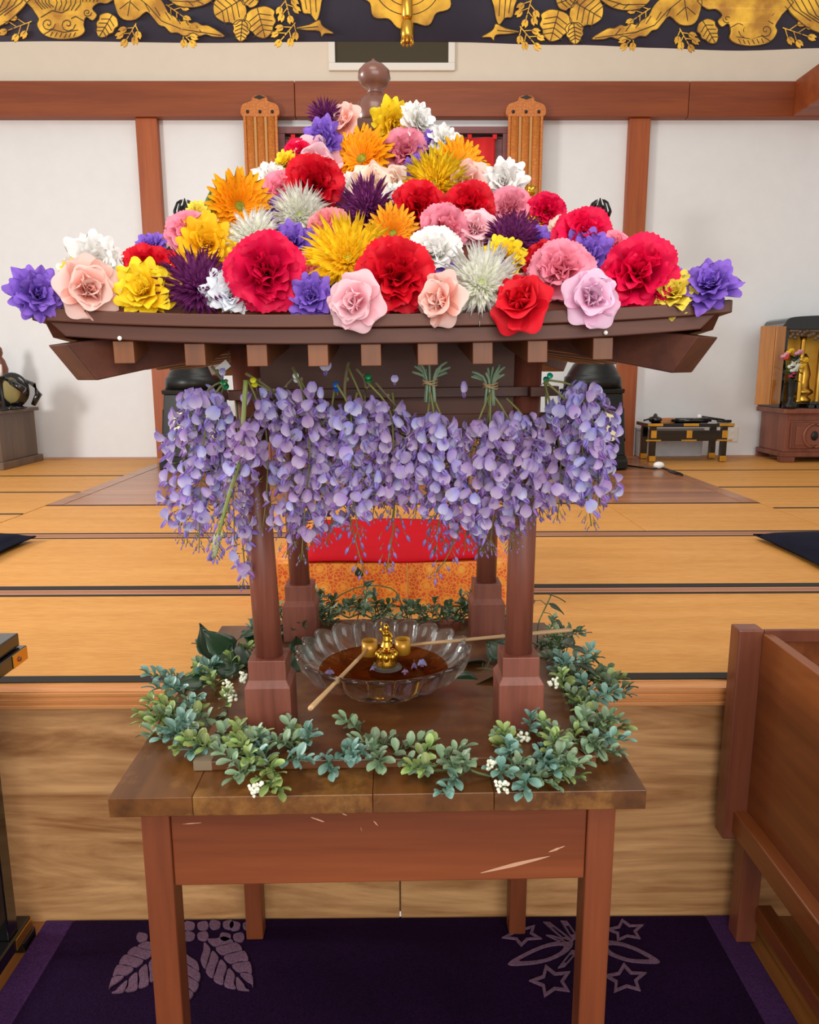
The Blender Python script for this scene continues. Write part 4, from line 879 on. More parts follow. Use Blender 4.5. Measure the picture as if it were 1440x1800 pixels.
COLS = {'red': ('#a00418', '#d80a24'), 'crimson': ('#b00038', '#e60a4a'), 'pink': ('#e0607e', '#f59ab0'), 'salmon': ('#e86a6e', '#f79aa0'), 'palepink': ('#f0a4b4', '#fbd2da'), 'peach': ('#f3a088', '#fcd6cc'),
        'white': ('#e9e6dc', '#f7f6f4'), 'coolwhite': ('#dfe6ee', '#eef2f8'), 'greenwhite': ('#e8eccb', '#fbfaf5'), 'yellow': ('#f2c014', '#fcdf30'), 'lemon': ('#e8c21a', '#f4e35c'), 'orange': ('#f08a08', '#fbb015'), 'orange2': ('#ee7a08', '#fbb52a'),
        'violet': ('#5836a6', '#8d66d0'), 'maroon': ('#560f4c', '#8a3a7e'), 'gold': ('#f0a808', '#fbca20'), 'lilac': ('#e9a4c6', '#f3cbe4'), 'cream': ('#f5c8b0', '#fbe6d6'), 'rosered': ('#b8061a', '#e01428')}
def cmat(c):
    k = 'pet_'+c
    if k not in M: M[k] = petal_mat('petal_'+c, *COLS[c], trans=.22 if c in ('red', 'crimson', 'rosered', 'maroon', 'violet') else .3)
    return M[k]
M['gdisc'] = plain('gerbera_disc', '#8a8a1c', .8, var=.4); M['mdisc'] = plain('mum_disc', '#b8c84a', .8, var=.3)
def flower(kind, colr, root, rnd, lng=False):
    m = cmat(colr)
    def P(name, me, mat_): link(name, me, root, mat_)
    if kind == 'gerbera':
        for i in range(30):
            P('ray_petal', pmesh(('g', colr, i % 2), petal_pts(1.0-.04*(i % 2), .135, .08, .4, .0, nv=4, prof=[.5, .85, 1, 1, .95, .62], droop=.03), m), PM(i*12+rnd.uniform(-3, 3), 6+7*(i % 2)+rnd.uniform(-4, 4), .05, .03*(i % 2), rnd.uniform(.93, 1.03), rnd.uniform(-10, 10)))
        for i in range(20):
            P('ray_petal', pmesh(('g2', colr, i % 2), petal_pts(.82-.04*(i % 2), .12, .08, .4, .0, nv=4, prof=[.5, .85, 1, 1, .95, .62], droop=.02), m), PM(i*18+rnd.uniform(-4, 4), 17+rnd.uniform(-4, 4), .05, .05, rnd.uniform(.93, 1.03), rnd.uniform(-10, 10)))
        mb = MB()
        for i in range(22): petal_mb(mb, petal_pts(.66, .085, .1, .5, nv=2, nu=3, prof=[.5, 1, 1, .4]), PM(i*16.4+rnd.uniform(-5, 5), 26+rnd.uniform(-4, 8), .05, .05))
        for i in range(26): petal_mb(mb, petal_pts(.36, .03, .1, .3, nv=2, nu=2, prof=[.8, 1, .5]), PM(i*13.8, 38+rnd.uniform(-6, 6), .06, .05))
        link('inner_petals', mb.mesh('inner_petals', m, True, True), root)['kind'] = 'stuff'
        mb = MB(); mb.ell((0, 0, .09), (.15, .15, .07), 14, 6)
        for i in range(40): a = i*2.4; r_ = .145*math.sqrt(i/40); mb.ell((r_*math.cos(a), r_*math.sin(a), .14-.8*r_*r_), (.016, .016, .03), 5, 4)
        mb.build('flower_disc', M['gdisc'], root, True)
    elif kind == 'silk':
        for ring, (n_, L, ti, w_) in enumerate(((10, 1.0, 4, .27), (10, .93, 20, .26), (9, .82, 37, .25), (8, .68, 54, .23), (6, .54, 70, .2), (4, .42, 82, .16))):
            for i in range(n_):
                P('petal', pmesh(('s', colr, ring, i % 2), petal_pts(L, w_, .14, .28, .06, 4, nv=6, nu=6, prof=[.35, .66, .9, 1.0, 1.0, .95, .72], ph=i % 2*2, droop=.14), m), PM(i*360/n_+ring*23+rnd.uniform(-9, 9), ti+rnd.uniform(-10, 10), .03, .05*ring, rnd.uniform(.88, 1.06), rnd.uniform(-18, 18)))
    elif kind == 'rose':
        for ring, (n_, L, ti, w_, be) in enumerate(((5, 1.0, 8, .60, .1), (5, .84, 34, .52, .3), (4, .66, 58, .42, .35), (4, .50, 74, .32, .3))):
            for i in range(n_):
                P('petal', pmesh(('r', colr, ring, i % 2), petal_pts(L, w_, be, .38, .035, 3, nu=6, nv=8, prof=[.25, .65, .92, 1.05, 1.0, .6], ph=i % 2*2, droop=.45 if ring < 2 else .15), m), PM(i*360/n_+ring*37+rnd.uniform(-10, 10), ti+rnd.uniform(-6, 6), .02, .03*ring, rnd.uniform(.92, 1.05), rnd.uniform(-8, 8)))
        mb = MB()
        for j in range(3): mb.grid(lambda u, v: Vector(((.10+.05*j+.04*u)*math.cos(v*5+j*2)*(1-.3*v), (.10+.05*j+.04*u)*math.sin(v*5+j*2)*(1-.3*v), .08+.42*u-.03*j)), 3, 12)
        link('bud_heart', mb.mesh('bud_heart', m, True, True), root)
    elif kind == 'carnation':
        for ring, (n_, L, ti, w_) in enumerate(((7, 1.0, 2, .54), (7, .97, 27, .52))):
            for i in range(n_):
                P('petal', pmesh(('c', colr, ring, i % 3), petal_pts(L, w_, .16, .15, .085, 5.5, .02, nu=6, nv=16, prof=[.12, .35, .62, .85, 1.0, 1.02, .97], ph=i % 3*2, droop=.3), m), PM(i*360/n_+ring*26+rnd.uniform(-8, 8), ti+rnd.uniform(-7, 7), .02, .05*ring, rnd.uniform(.93, 1.05), rnd.uniform(-12, 12)))
        key = ('ci', colr, rnd.randrange(2))
        if key not in PC:
            mb = MB()
            for i in range(17):
                L = .90-.012*i+rnd.uniform(-.06, .06); petal_mb(mb, petal_pts(L, .44, .12, .1, .13, 6, .02, nu=5, nv=14, prof=[.12, .4, .7, .95, 1.0, .95], ph=i*1.7, droop=.15), PM(i*137.5+rnd.uniform(-30, 30), 44+i*2.4+rnd.uniform(-8, 8), .02, .06, 1, rnd.uniform(-45, 45)))
            PC[key] = mb.mesh('inner_petals', m, True, True)
        link('frilled_heart', PC[key], root)
        mb = MB(); k_ = 1.0 if lng else .45; mb.lathe([(.02, -.62*k_), (.10, -.58*k_), (.16, -.40*k_), (.20, -.15*k_), (.22, .02)], 10)
        if lng: mb.tube([(0, 0, -.6), (.02, 0, -.8)], .045, 6)
        for i in range(5): a = i*1.257; mb.grid(lambda u, v: Vector(((.2+.05*u)*math.cos(a+(v-.5)*(1-u)*1.0), (.2+.05*u)*math.sin(a+(v-.5)*(1-u)), -.1+.22*u)), 2, 2)
        mb.build('calyx', M['greenstem'], root, True)
    elif kind == 'spider':
        key = ('sp', colr, rnd.randrange(2)); wd = .052 if colr != 'maroon' else .040
        if key not in PC:
            def ringm(specs):
                mb = MB()
                for (n_, L, ti, w_) in specs:
                    for i in range(n_): petal_mb(mb, petal_pts(L*rnd.uniform(.88, 1.05), w_, .18, .9, nv=2, nu=5, prof=[.6, .9, 1, 1, .9, .3], droop=-.12), PM(i*360/n_+rnd.uniform(-6, 6), ti+rnd.uniform(-8, 8), .04, .02, 1, rnd.uniform(-25, 25)))
                return mb
            PC[key] = (ringm(((32, 1.0, -2, wd), (32, .98, 8, wd), (30, .93, 18, wd))).mesh('outer_petals', m, True, True), ringm(((28, .80, 27, wd*.95), (26, .64, 36, wd*.9), (24, .46, 46, wd*.8), (18, .3, 58, wd*.7), (12, .18, 74, wd*.6))).mesh('inner_petals', m, True, True))
        for nm, me in zip(('outer_petals', 'inner_petals'), PC[key]): link(nm, me, root)['kind'] = 'stuff'
        mb = MB(); mb.ell((0, 0, .10), (.10, .10, .05), 10, 5)
        for i in range(14): a = i*2.4; r_ = .09*math.sqrt(i/14); mb.ell((r_*math.cos(a), r_*math.sin(a), .14), (.014, .014, .03), 5, 4)
        mb.build('flower_disc', M['mdisc'] if colr != 'maroon' else cmat('maroon'), root, True)
KN = {'gerbera': 'gerbera', 'silk': 'silk bloom', 'rose': 'rose', 'carnation': 'carnation', 'spider': 'spider chrysanthemum'}
CN = {'coolwhite': 'cool white', 'greenwhite': 'creamy white', 'palepink': 'pale pink', 'maroon': 'dark purple', 'gold': 'golden yellow', 'rosered': 'red', 'orange2': 'deep orange'}
# (px, py, diameter px, kind, colour, lift toward the viewer in radii, face)
FL = [
 (600, 214, 68, 'rose', 'peach'), (572, 200, 58, 'spider', 'maroon', -.4), (560, 250, 76, 'silk', 'violet'), (660, 230, 58, 'silk', 'white', -.1), (744, 212, 72, 'silk', 'white', -.1), (788, 246, 58, 'silk', 'white', -.3),
 (698, 226, 80, 'silk', 'yellow', .2), (757, 252, 66, 'silk', 'violet', .2), (629, 276, 112, 'gerbera', 'orange', .4), (711, 272, 82, 'carnation', 'pink', .5), (744, 302, 70, 'silk', 'violet', .5), (812, 288, 96, 'gerbera', 'orange', .1),
 (524, 268, 46, 'carnation', 'crimson', -.4), (496, 284, 46, 'silk', 'yellow', -.3), (520, 292, 44, 'silk', 'yellow', 0), (560, 294, 88, 'rose', 'palepink', .1), (484, 312, 70, 'silk', 'white', -.2), (493, 340, 70, 'carnation', 'pink', .2),
 (556, 332, 94, 'carnation', 'red', .5), (658, 326, 84, 'rose', 'cream', .2), (618, 328, 60, 'silk', 'white', 0), (757, 326, 118, 'spider', 'yellow', .2), (822, 332, 92, 'rose', 'peach', .2), (880, 322, 84, 'silk', 'white', 0),
 (430, 368, 112, 'gerbera', 'orange', .2), (352, 374, 46, 'silk', 'lemon', -.3), (528, 378, 100, 'spider', 'greenwhite', .5), (634, 370, 112, 'spider', 'maroon', .6), (742, 372, 94, 'carnation', 'red', .6), (828, 370, 86, 'carnation', 'red', .5),
 (898, 370, 78, 'carnation', 'pink', .3), (957, 376, 62, 'carnation', 'crimson', -.2), (946, 386, 56, 'silk', 'yellow', .2), (986, 398, 46, 'rose', 'cream', -.2), (1025, 412, 98, 'carnation', 'crimson', .2), (334, 408, 76, 'carnation', 'pink', 0),
 (366, 432, 102, 'silk', 'gold', .2), (438, 412, 100, 'spider', 'greenwhite', .5), (511, 426, 82, 'silk', 'violet', .5), (572, 408, 78, 'carnation', 'salmon', .4), (694, 414, 92, 'gerbera', 'orange2', .5), (611, 454, 150, 'spider', 'yellow', .8),
 (836, 404, 76, 'rose', 'palepink', .5), (786, 412, 86, 'carnation', 'pink', .4), (900, 416, 98, 'spider', 'maroon', .4), (948, 420, 66, 'silk', 'violet', .3), (758, 446, 96, 'carnation', 'white', .7), (890, 448, 84, 'silk', 'yellow', .4),
 (264, 428, 56, 'silk', 'violet', -.2), (120, 482, 46, 'silk', 'yellow', -.2), (180, 468, 104, 'silk', 'white', 0), (266, 472, 88, 'carnation', 'red', .1), (74, 526, 90, 'silk', 'violet', .1), (162, 518, 100, 'rose', 'peach', 1.0),
 (246, 516, 112, 'silk', 'yellow', .5), (352, 498, 136, 'spider', 'maroon', .4), (408, 526, 98, 'silk', 'coolwhite', .15), (470, 490, 124, 'carnation', 'crimson', 1.2), (536, 474, 70, 'carnation', 'salmon', .3), (546, 530, 88, 'silk', 'violet', .6),
 (620, 540, 102, 'rose', 'palepink', .9), (698, 494, 128, 'carnation', 'red', .9), (768, 537, 94, 'rose', 'peach', .7), (848, 497, 136, 'spider', 'greenwhite', .8), (912, 534, 108, 'rose', 'rosered', .9), (950, 458, 76, 'carnation', 'red', .3),
 (980, 482, 104, 'carnation', 'pink', .8), (1026, 452, 98, 'silk', 'violet', .4), (1042, 531, 98, 'rose', 'lilac', .6), (1115, 486, 126, 'carnation', 'crimson', .6), (1086, 432, 54, 'carnation', 'pink', -.2), (1178, 478, 56, 'silk', 'violet', -.2),
 (1182, 518, 88, 'silk', 'lemon', .4), (1243, 497, 98, 'silk', 'violet', .2), (794, 492, 60, 'silk', 'violet', .0), (778, 478, 44, 'silk', 'yellow', .1), (690, 322, 54, 'rose', 'cream', 0), (300, 470, 56, 'carnation', 'red', -.2), (1080, 468, 60, 'silk', 'violet', 0), (588, 500, 60, 'silk', 'violet', .2), (475, 372, 60, 'silk', 'violet', 0), (700, 352, 60, 'silk', 'white', .0), (870, 470, 60, 'silk', 'violet', 0), (420, 462, 60, 'silk', 'yellow', 0), (660, 470, 60, 'carnation', 'pink', 0), (1000, 430, 50, 'silk', 'violet', 0)]
def roofhit(px, py):
    k = ray(px, py); best = None
    for i in range(400):
        Y = .93+i*.0025; p = CAM+k*(Y/k.y); l_ = unwarp(SI@p)
        inside = abs(l_.x) < HW and abs(l_.y) < HD
        g = l_.z-roofz(max(-HW, min(HW, l_.x)), max(-HD, min(HD, l_.y)))
        pen = 0 if inside else 2*(max(0, abs(l_.x)-HW)+max(0, abs(l_.y)-HD))
        if inside and g <= 0: return p, l_
        if best is None or g+pen < best[0]: best = (g+pen, p, l_)
    return best[1], best[2]
def fname(f): return CN.get(f[4], f[4])+' '+KN[f[3]]
used = set()
for i, f in enumerate(FL):
    px, py, dm, kind, colr = f[:5]; lf = f[5] if len(f) > 5 else .2
    rnd = random.Random(100+i); p, l_ = roofhit(px, py)
    lx, ly = max(-HW*.98, min(HW*.98, l_.x)), max(-HD*.98, min(HD*.98, l_.y)); e = .004
    nl = Vector((-(roofz(lx+e, ly)-roofz(lx-e, ly))/(2*e), -(roofz(lx, ly+e)-roofz(lx, ly-e))/(2*e), 1)).normalized()
    tc = (CAM-p).normalized(); dist = (p-CAM).length
    r_ = dm/2/F*dist*1.03
    pos0 = p+tc*r_*(.70+lf*.75)+SM.to_3x3()@nl*r_*.12+Vector((0, 0, .003 if py > 505 else 0))
    n = (nl*.40+tc*(.75 if kind != 'gerbera' else .9)+Vector((rnd.uniform(-.5, .5), rnd.uniform(-.3, .3), rnd.uniform(-.35, .35)))).normalized()
    pos = pos0-n*r_*(.52 if kind == 'silk' else .38)
    q = n.to_track_quat('Z', 'Y').to_matrix().to_4x4()@Matrix.Rotation(rnd.uniform(0, 6.28), 4, 'Z')
    near = sorted((g for g in FL if g is not f), key=lambda g: (g[0]-px)**2+(g[1]-py)**2)
    nn = []
    for g in near:
        if fname(g) not in nn and fname(g) != fname(f): nn.append(fname(g))
    for a, b in ((0, 1), (0, 2), (1, 2), (0, 3), (1, 3), (2, 3), (0, 4)):
        lab = '%s touching the %s and the %s' % (fname(f), nn[a], nn[b])
        if lab not in used: break
    used.add(lab)
    root = thing({'gerbera': 'gerbera', 'silk': 'silk_flower', 'rose': 'rose', 'carnation': 'carnation', 'spider': 'spider_chrysanthemum'}[kind], lab, 'flower', group='flowers heaped on the shrine roof')
    root.matrix_world = Matrix.LocRotScale(pos, q.to_quaternion(), Vector((r_, r_, r_*.9)))
    flower(kind, colr, root, rnd, (px, py) in ((980, 482), (698, 494), (1115, 486)))
def flat_leaf(name, label, px, py, L, W, ang, mat, Y=None):
    p, _ = roofhit(px, py); t = thing(name, label, 'leaf', p+(CAM-p).normalized()*.006)
    m = Matrix.Rotation(-R(ang), 4, 'Y')
    mb = MB(); mb.grid(lambda u, v: m@Vector((L*u, -.004*u-.10*L*(2*v-1)**2, W*math.sin(math.pi*(.06+.92*u)**.9)*(2*v-1))), 8, 4); o = mb.build('leaf_blade', mat, t, True); o.modifiers.new('s', 'SOLIDIFY').thickness = .0008
    MB().tube([m@Vector((L*u, -.0005-.004*u, 0)) for u in (0, .3, .6, .95)], [.0012, .001, .0007, .0003], 5).build('midrib', M['greenstem'], t, True)
flat_leaf('green_leaf', 'bright green leaf standing between the lemon bloom and orange gerbera', 372, 385, .036, .009, 88, M['greenstem'])
flat_leaf('green_leaf', 'dark green leaf beside the violet bloom at the eave corner', 95, 500, .05, .012, 10, M['fleaf'])
flat_leaf('green_leaf', 'dark green leaf under the white silk bloom near the eave', 212, 500, .03, .009, 20, M['fleaf'])
# ------------------------------------------------------------------ wisteria
def wist_mat(name, a0, a1, b0, b1):
    t = NT(name); t.t.nodes.remove(t.b)
    at_ = t.n('ShaderNodeAttribute', attribute_name='u'); oi = t.n('ShaderNodeObjectInfo')
    ca = t.ramp(at_.outputs['Fac'], [(.08, lin(a0)), (.95, lin(a1))]); cb = t.ramp(at_.outputs['Fac'], [(.05, lin(b0)), (.9, lin(b1))])
    col = t.mix(oi.outputs['Random'], ca, cb)
    d = t.n('ShaderNodeBsdfPrincipled', i_Roughness=.6); t.l(col, d.inputs['Base Color']); d.inputs['Specular IOR Level'].default_value = .2
    tr = t.n('ShaderNodeBsdfTranslucent'); t.l(col, tr.inputs[0]); mx = t.n('ShaderNodeMixShader', i_0=.3)
    t.l(d.outputs[0], mx.inputs[1]); t.l(tr.outputs[0], mx.inputs[2]); t.l(mx.outputs[0], t.out.inputs[0]); return t.m
M['wbanner'] = wist_mat('wisteria_banner', '#dcdeee', '#9c9ae4', '#d8c6de', '#a985c6')
M['wkeel'] = wist_mat('wisteria_keel', '#b4a4e4', '#8c7ad2', '#bc94cc', '#9868b8')
M['wbud'] = wist_mat('wisteria_bud', '#a08cc4', '#8a74c8', '#aa8ab8', '#8e62a8')
M['wbanner_mauve'] = wist_mat('wisteria_banner_mauve', '#d8cbe0', '#9d86c6', '#d4bed6', '#a07ab4')
M['wkeel_mauve'] = wist_mat('wisteria_keel_mauve', '#a98fc8', '#8468b0', '#a880b8', '#825698')
def floret_mesh(k, fam=''):
    mb = MB(); rr = random.Random(k)
    fold = (.15, .55, .95, .35, .75)[k]; back = (.5, .2, .35, .8, .1)[k]
    def ban(u, v):
        b = 2*v-1; w_ = .46*(math.sin(math.pi*(.09+.79*u))**.62)*(1-.10*(abs(b) < .2)*(u > .9)); a_ = fold*abs(b)
        return Vector((.10+.06*math.sin(u*3)-back*.45*u*u+w_*abs(b)*math.sin(a_)+.05*math.sin(5*b+k)*u, b*w_*math.cos(a_)*1.0, .04+.80*u-.10*(1-abs(b))*(1-u)))
    mb.grid(ban, 5, 6)
    for s in (-1, 1):
        n0 = len(mb.f); mb.grid(lambda u, v: Vector((.06+.60*u, s*(.03+.14*math.sin(math.pi*min(1, u*.9+.05))*math.sin(math.pi*v)), .03-.16*u+.20*math.sin(math.pi*(.12+.8*u))*(v-.45)-.14*u*u)), 4, 4, 1)
    mb.tube([(-.42, 0, .10), (-.2, 0, .02), (.02, 0, 0)], [.03, .03, .07], 4, 2)
    return mb.mesh('floret', [M['wbanner'+fam], M['wkeel'+fam], M['stem']], True, True)
def bud_mesh(k):
    mb = MB(); L = (.62, .5, .34)[k]
    f = lambda u, v: Vector((.05+L*u, .13*L*1.6*math.sin(math.pi*u**.8)*math.cos(2*math.pi*v), .13*L*1.9*math.sin(math.pi*u**.8)*math.sin(2*math.pi*v)-.12*u*u))
    mb.grid(f, 5, 7, 0); mb.tube([(-.42, 0, .06), (-.2, 0, .0), (.06, 0, 0)], [.025, .025, .05], 4, 1)
    return mb.mesh('bud', [M['wbud'], M['stem']], True, True)
FM = [floret_mesh(k) for k in range(5)]; FV = [floret_mesh(k, '_mauve') for k in range(5)]; BM = [bud_mesh(k) for k in range(3)]
M['greenspike'] = plain('green_spike_stem', '#7d8a45', .55, var=.2)
# (px/py control points top..bottom, depth Y, florets, spread in px, open fraction, label)
WI = [
 ([(398, 668), (362, 690), (330, 760), (322, 860), (330, 925)], 1.115, 74, 36, .86, 'full blue wisteria raceme at the outer edge beside the green pushpin'),
 ([(400, 668), (375, 700), (358, 780), (352, 860), (350, 935)], 1.09, 70, 34, .80, 'full lilac wisteria raceme hanging between green pushpin and long bare spike'),
 ([(396, 672), (385, 720), (402, 800), (410, 860), (412, 920)], 1.13, 46, 26, .78, 'wisteria raceme tucked behind the long bare spike'),
 ([(432, 668), (428, 740), (424, 800), (400, 880), (384, 940), (376, 978)], 1.075, 62, 20, .34, 'long arching wisteria spike with bare green stem ending in a pale tip'),
 ([(436, 668), (450, 700), (468, 760), (470, 830), (462, 900)], 1.10, 34, 24, .72, 'loose wisteria raceme before the pillar below the yellow pushpin'),
 ([(438, 668), (490, 700), (508, 760), (512, 850), (505, 945)], 1.10, 62, 34, .86, 'dense mauve wisteria raceme below the clear ball pin'),
 ([(515, 648), (535, 700), (545, 790), (536, 880), (530, 955)], 1.085, 60, 36, .85, 'dense mauve wisteria raceme hanging from the white pushpin'),
 ([(520, 652), (555, 720), (585, 790), (590, 860), (575, 925)], 1.10, 60, 34, .85, 'mauve wisteria raceme between white and blue pushpins'),
 ([(590, 676), (575, 760), (560, 820), (556, 880), (548, 930)], 1.115, 46, 28, .85, 'shaded wisteria raceme behind those of the white pushpin'),
 ([(592, 676), (615, 720), (620, 790), (622, 870), (630, 935)], 1.08, 66, 36, .84, 'pale blue wisteria raceme hanging from the blue pushpin'),
 ([(628, 690), (606, 800), (612, 890), (625, 950), (640, 1005)], 1.095, 22, 24, .18, 'sparse budded wisteria tail hanging before the red cloth'),
 ([(612, 645), (640, 710), (658, 770), (660, 850), (655, 905)], 1.095, 60, 34, .85, 'wisteria raceme between the blue pushpin and the right green pushpin'),
 ([(646, 672), (685, 720), (692, 790), (695, 850), (690, 900)], 1.09, 60, 34, .84, 'mauve wisteria raceme hanging from the second green pushpin'),
 ([(690, 690), (700, 790), (694, 880), (690, 940), (680, 1000)], 1.11, 30, 24, .30, 'thin budded wisteria raceme between red cloth and first tied bundle'),
 ([(757, 690), (750, 740), (738, 790), (735, 850), (730, 905)], 1.085, 58, 34, .84, 'wisteria raceme falling from the first tied bundle toward the green pushpin'),
 ([(757, 690), (765, 740), (775, 800), (780, 860), (770, 930)], 1.075, 62, 34, .86, 'pale wisteria raceme at the front of the first tied bundle'),
 ([(758, 694), (772, 780), (776, 870), (770, 940), (766, 968)], 1.10, 34, 26, .45, 'budded wisteria raceme with grey tip below the first tied bundle'),
 ([(760, 694), (792, 780), (800, 880), (795, 960), (764, 1010)], 1.085, 24, 22, .30, 'wisteria stalk with broken bare twig end below the first tied bundle'),
 ([(862, 690), (838, 750), (826, 820), (822, 880), (818, 935)], 1.08, 66, 36, .86, 'full wisteria raceme of the second tied bundle beside the first bundle'),
 ([(862, 690), (862, 750), (866, 820), (868, 880), (860, 940)], 1.07, 66, 36, .86, 'full wisteria raceme in the middle of the second tied bundle'),
 ([(864, 690), (895, 740), (905, 800), (905, 870), (900, 935)], 1.085, 66, 34, .86, 'full wisteria raceme of the second tied bundle before the pillar'),
 ([(864, 694), (850, 800), (846, 880), (842, 930), (848, 968)], 1.105, 30, 22, .4, 'budded wisteria raceme low behind the second tied bundle'),
 ([(890, 700), (925, 740), (935, 800), (930, 850), (925, 890)], 1.10, 44, 28, .82, 'wisteria raceme between the second tied bundle and teal pushpin'),
 ([(957, 672), (975, 740), (985, 800), (985, 850), (980, 880)], 1.10, 48, 32, .80, 'shaded mauve wisteria raceme hanging below the teal pushpin'),
 ([(958, 670), (1000, 710), (1020, 760), (1028, 820), (1040, 895)], 1.08, 62, 34, .86, 'long pale wisteria raceme sweeping out from the teal pushpin'),
 ([(962, 668), (1010, 680), (1040, 730), (1050, 800), (1055, 860)], 1.095, 64, 34, .88, 'full blue wisteria raceme at the outer edge beside the teal pushpin'),
 ([(960, 675), (960, 780), (955, 850), (950, 890), (948, 905)], 1.12, 26, 24, .35, 'thin budded wisteria raceme before the tatami right of the pillar'),
 ([(415, 700), (428, 880), (426, 940), (430, 985), (426, 1000)], 1.17, 22, 14, .75, 'narrow wisteria tail hanging beside the front pillar'),
]
def bez(pts, u):
    K = len(pts)-1; x = u*K; i = min(int(x), K-1); k = x-i
    p0, p1, p2, p3 = pts[max(i-1, 0)], pts[i], pts[i+1], pts[min(i+2, K)]
    return .5*((2*p1)+(p2-p0)*k+(2*p0-5*p1+4*p2-p3)*k*k+(3*p1-p0-3*p2+p3)*k**3)
for wi, (pp, Y, n, spread, openf, lab) in enumerate(WI):
    n = int(n*1.35); rnd = random.Random(500+wi); pts = [Vector(at(x, y+((30 if j == len(pp)-1 and wi not in range(9, 18) else 8 if j == len(pp)-1 else 0 if wi in range(9, 18) else 14 if j == len(pp)-2 else 0) if openf > .7 else 0), Y-(.03 if wi == 3 else 0))) for j, (x, y) in enumerate(pp)]
    t = thing('wisteria_raceme', lab, 'wisteria', pts[0], 0, 'wisteria hung from the shrine rail')
    o0 = pts[0]
    st = [bez(pts, i/14)-o0 for i in range(15)]
    MB().tube(st, [(.0019 if wi != 3 else .0036)-.0011*i/14 for i in range(15)], 6).build('raceme_stem', M['stem'] if wi != 3 else M['greenspike'], t, True)
    sp = spread/F*Y; start = .27 if wi in (0, 1, 2, 25) else .24
    for i in range(n):
        g = i/(n-1); u = start+(1-start)*g; c = bez(pts, min(1, u))-o0
        a = i*2.4+rnd.uniform(-.5, .5); is_open = g < openf and rnd.random() < .93
        w_ = (1 if g < .72 else max(.25, 1-(g-.72)*2.5))*math.sqrt(rnd.uniform(.04, 1.12))*min(1, .45+g*4)
        d = Vector((math.cos(a), math.sin(a)*.75, rnd.uniform(-.1, .25))).normalized()
        sz = (.0212 if is_open else (.0185 if openf < .5 else .0165)-.006*max(0, g-.7))*rnd.uniform(.85, 1.15)
        pos = c+d*sp*w_+Vector((0, 0, -.004))
        face = (d+Vector((0, -.45, -.35))+Vector((rnd.uniform(-.8, .8), rnd.uniform(-.6, .3), rnd.uniform(-.5, .5)))).normalized()
        if not is_open: face = (d*.6+Vector((0, -.1, -.9))).normalized()
        xax = face; yax = Vector((0, 0, 1)).cross(xax).normalized(); zax = xax.cross(yax)
        m = Matrix((xax, yax, zax)).transposed().to_4x4()@Matrix.Rotation(rnd.uniform(-1.0, 1.0), 4, 'X')
        link('floret' if is_open else 'bud', (FM if wi in (0, 1, 9, 15, 24, 25, 27) else FV if rnd.random() < .8 else FM)[rnd.randrange(5)] if is_open else BM[min(2, int(3*max(0, g-.3)/.7) if openf > .5 else rnd.randrange(3))], t, Matrix.Translation(pos)@m@Matrix.Scale(sz, 4))
    if wi == 3:
        mb = MB()
        for k in range(60):
            u = .80+.20*k/60; c = bez(pts, u)-o0; a = k*2.4; mb.ell(c+Vector((math.cos(a), math.sin(a), 0))*.0042*(1.15-k/70), (.0022, .0022, .004), 6, 4)
        mb.build('pale_tip', M['tipgreen'] if 'tipgreen' in M else M.setdefault('tipgreen', plain('pale_bud_tip', '#a9ab86', .7, var=.25)), t, True)
# bare twigs tied behind the pins, bundles with cut stalks and rubber bands
def twig(pp, Y, r_, label, mat='twig'):
    pts = [Vector(at(x, y, Y)) for x, y in pp]; t = thing('wisteria_twig', label, 'twig', pts[0])
    MB().tube([bez(pts, i/10)-pts[0] for i in range(11)], [r_*(1-.04*i) for i in range(11)], 6).build('twig_bark', M[mat], t, True)
    for k in (3, 6, 9): MB().ell(bez(pts, k/10)-pts[0]+Vector((r_, -.0005, 0)), (r_*1.1, r_, r_*1.4), 6, 5).build('bud_scar', M[mat], t, True)
twig([(432, 656), (470, 680), (508, 712)], 1.105, .0028, 'brown twig running from the yellow pushpin behind the clear ball pin')
twig([(514, 645), (528, 670), (540, 720), (538, 760)], 1.10, .0028, 'brown forked twig held by the white pushpin')
twig([(518, 662), (490, 695), (474, 740)], 1.11, .0016, 'thin twig crossing behind the clear ball pin')
twig([(613, 636), (606, 690), (622, 740)], 1.105, .0030, 'upright grey brown twig beside the blue pushpin')
twig([(626, 648), (642, 672), (640, 720)], 1.105, .0022, 'short twig held by the second green pushpin')
twig([(660, 672), (695, 712), (725, 738)], 1.10, .0022, 'slanting twig between second green pushpin and first tied bundle')
twig([(372, 644), (385, 660), (396, 676)], 1.105, .0024, 'short green twig held by the outer green pushpin', 'stem')
M['cutstalk'] = plain('cut_green_stalk', '#6e8268', .6, var=.25)
for bi, (bx, by, lab) in enumerate(((756, 672, 'tied bundle of green cut stalks with rubber band beside the second green pushpin'), (862, 678, 'tied bundle of green cut stalks with rubber band before the right pillar'))):
    o0 = Vector(at(bx, by, 1.085)); t = thing('stalk_bundle', lab, 'stalks', o0); rnd = random.Random(40+bi)
    for k in range(13):
        a = rnd.uniform(-1, 1); b = rnd.uniform(-.006, .006); top = rnd.uniform(.016, .038)
        pts = [Vector((a*.008, b, -.028)), Vector((a*.006, b, -.006)), Vector((a*.006, b*.6, 0)), Vector((a*.012, b, top*.5)), Vector((a*rnd.uniform(.014, .034), b-.004, top*(1-.25*abs(a))))]
        MB().tube([bez(pts, i/8) for i in range(9)], [.0021]*7+[.0024, .0016], 5).build('cut_stalk', M['cutstalk'], t, True)
    mb = MB()
    for k in range(3): mb.tube([(.0105*math.cos(a), .0085*math.sin(a), -.003+.0028*k+.0016*math.sin(a*2+k)) for a in [i*math.pi/10 for i in range(21)]], .0010, 5)
    mb.build('rubber_band', M['band'], t, True)
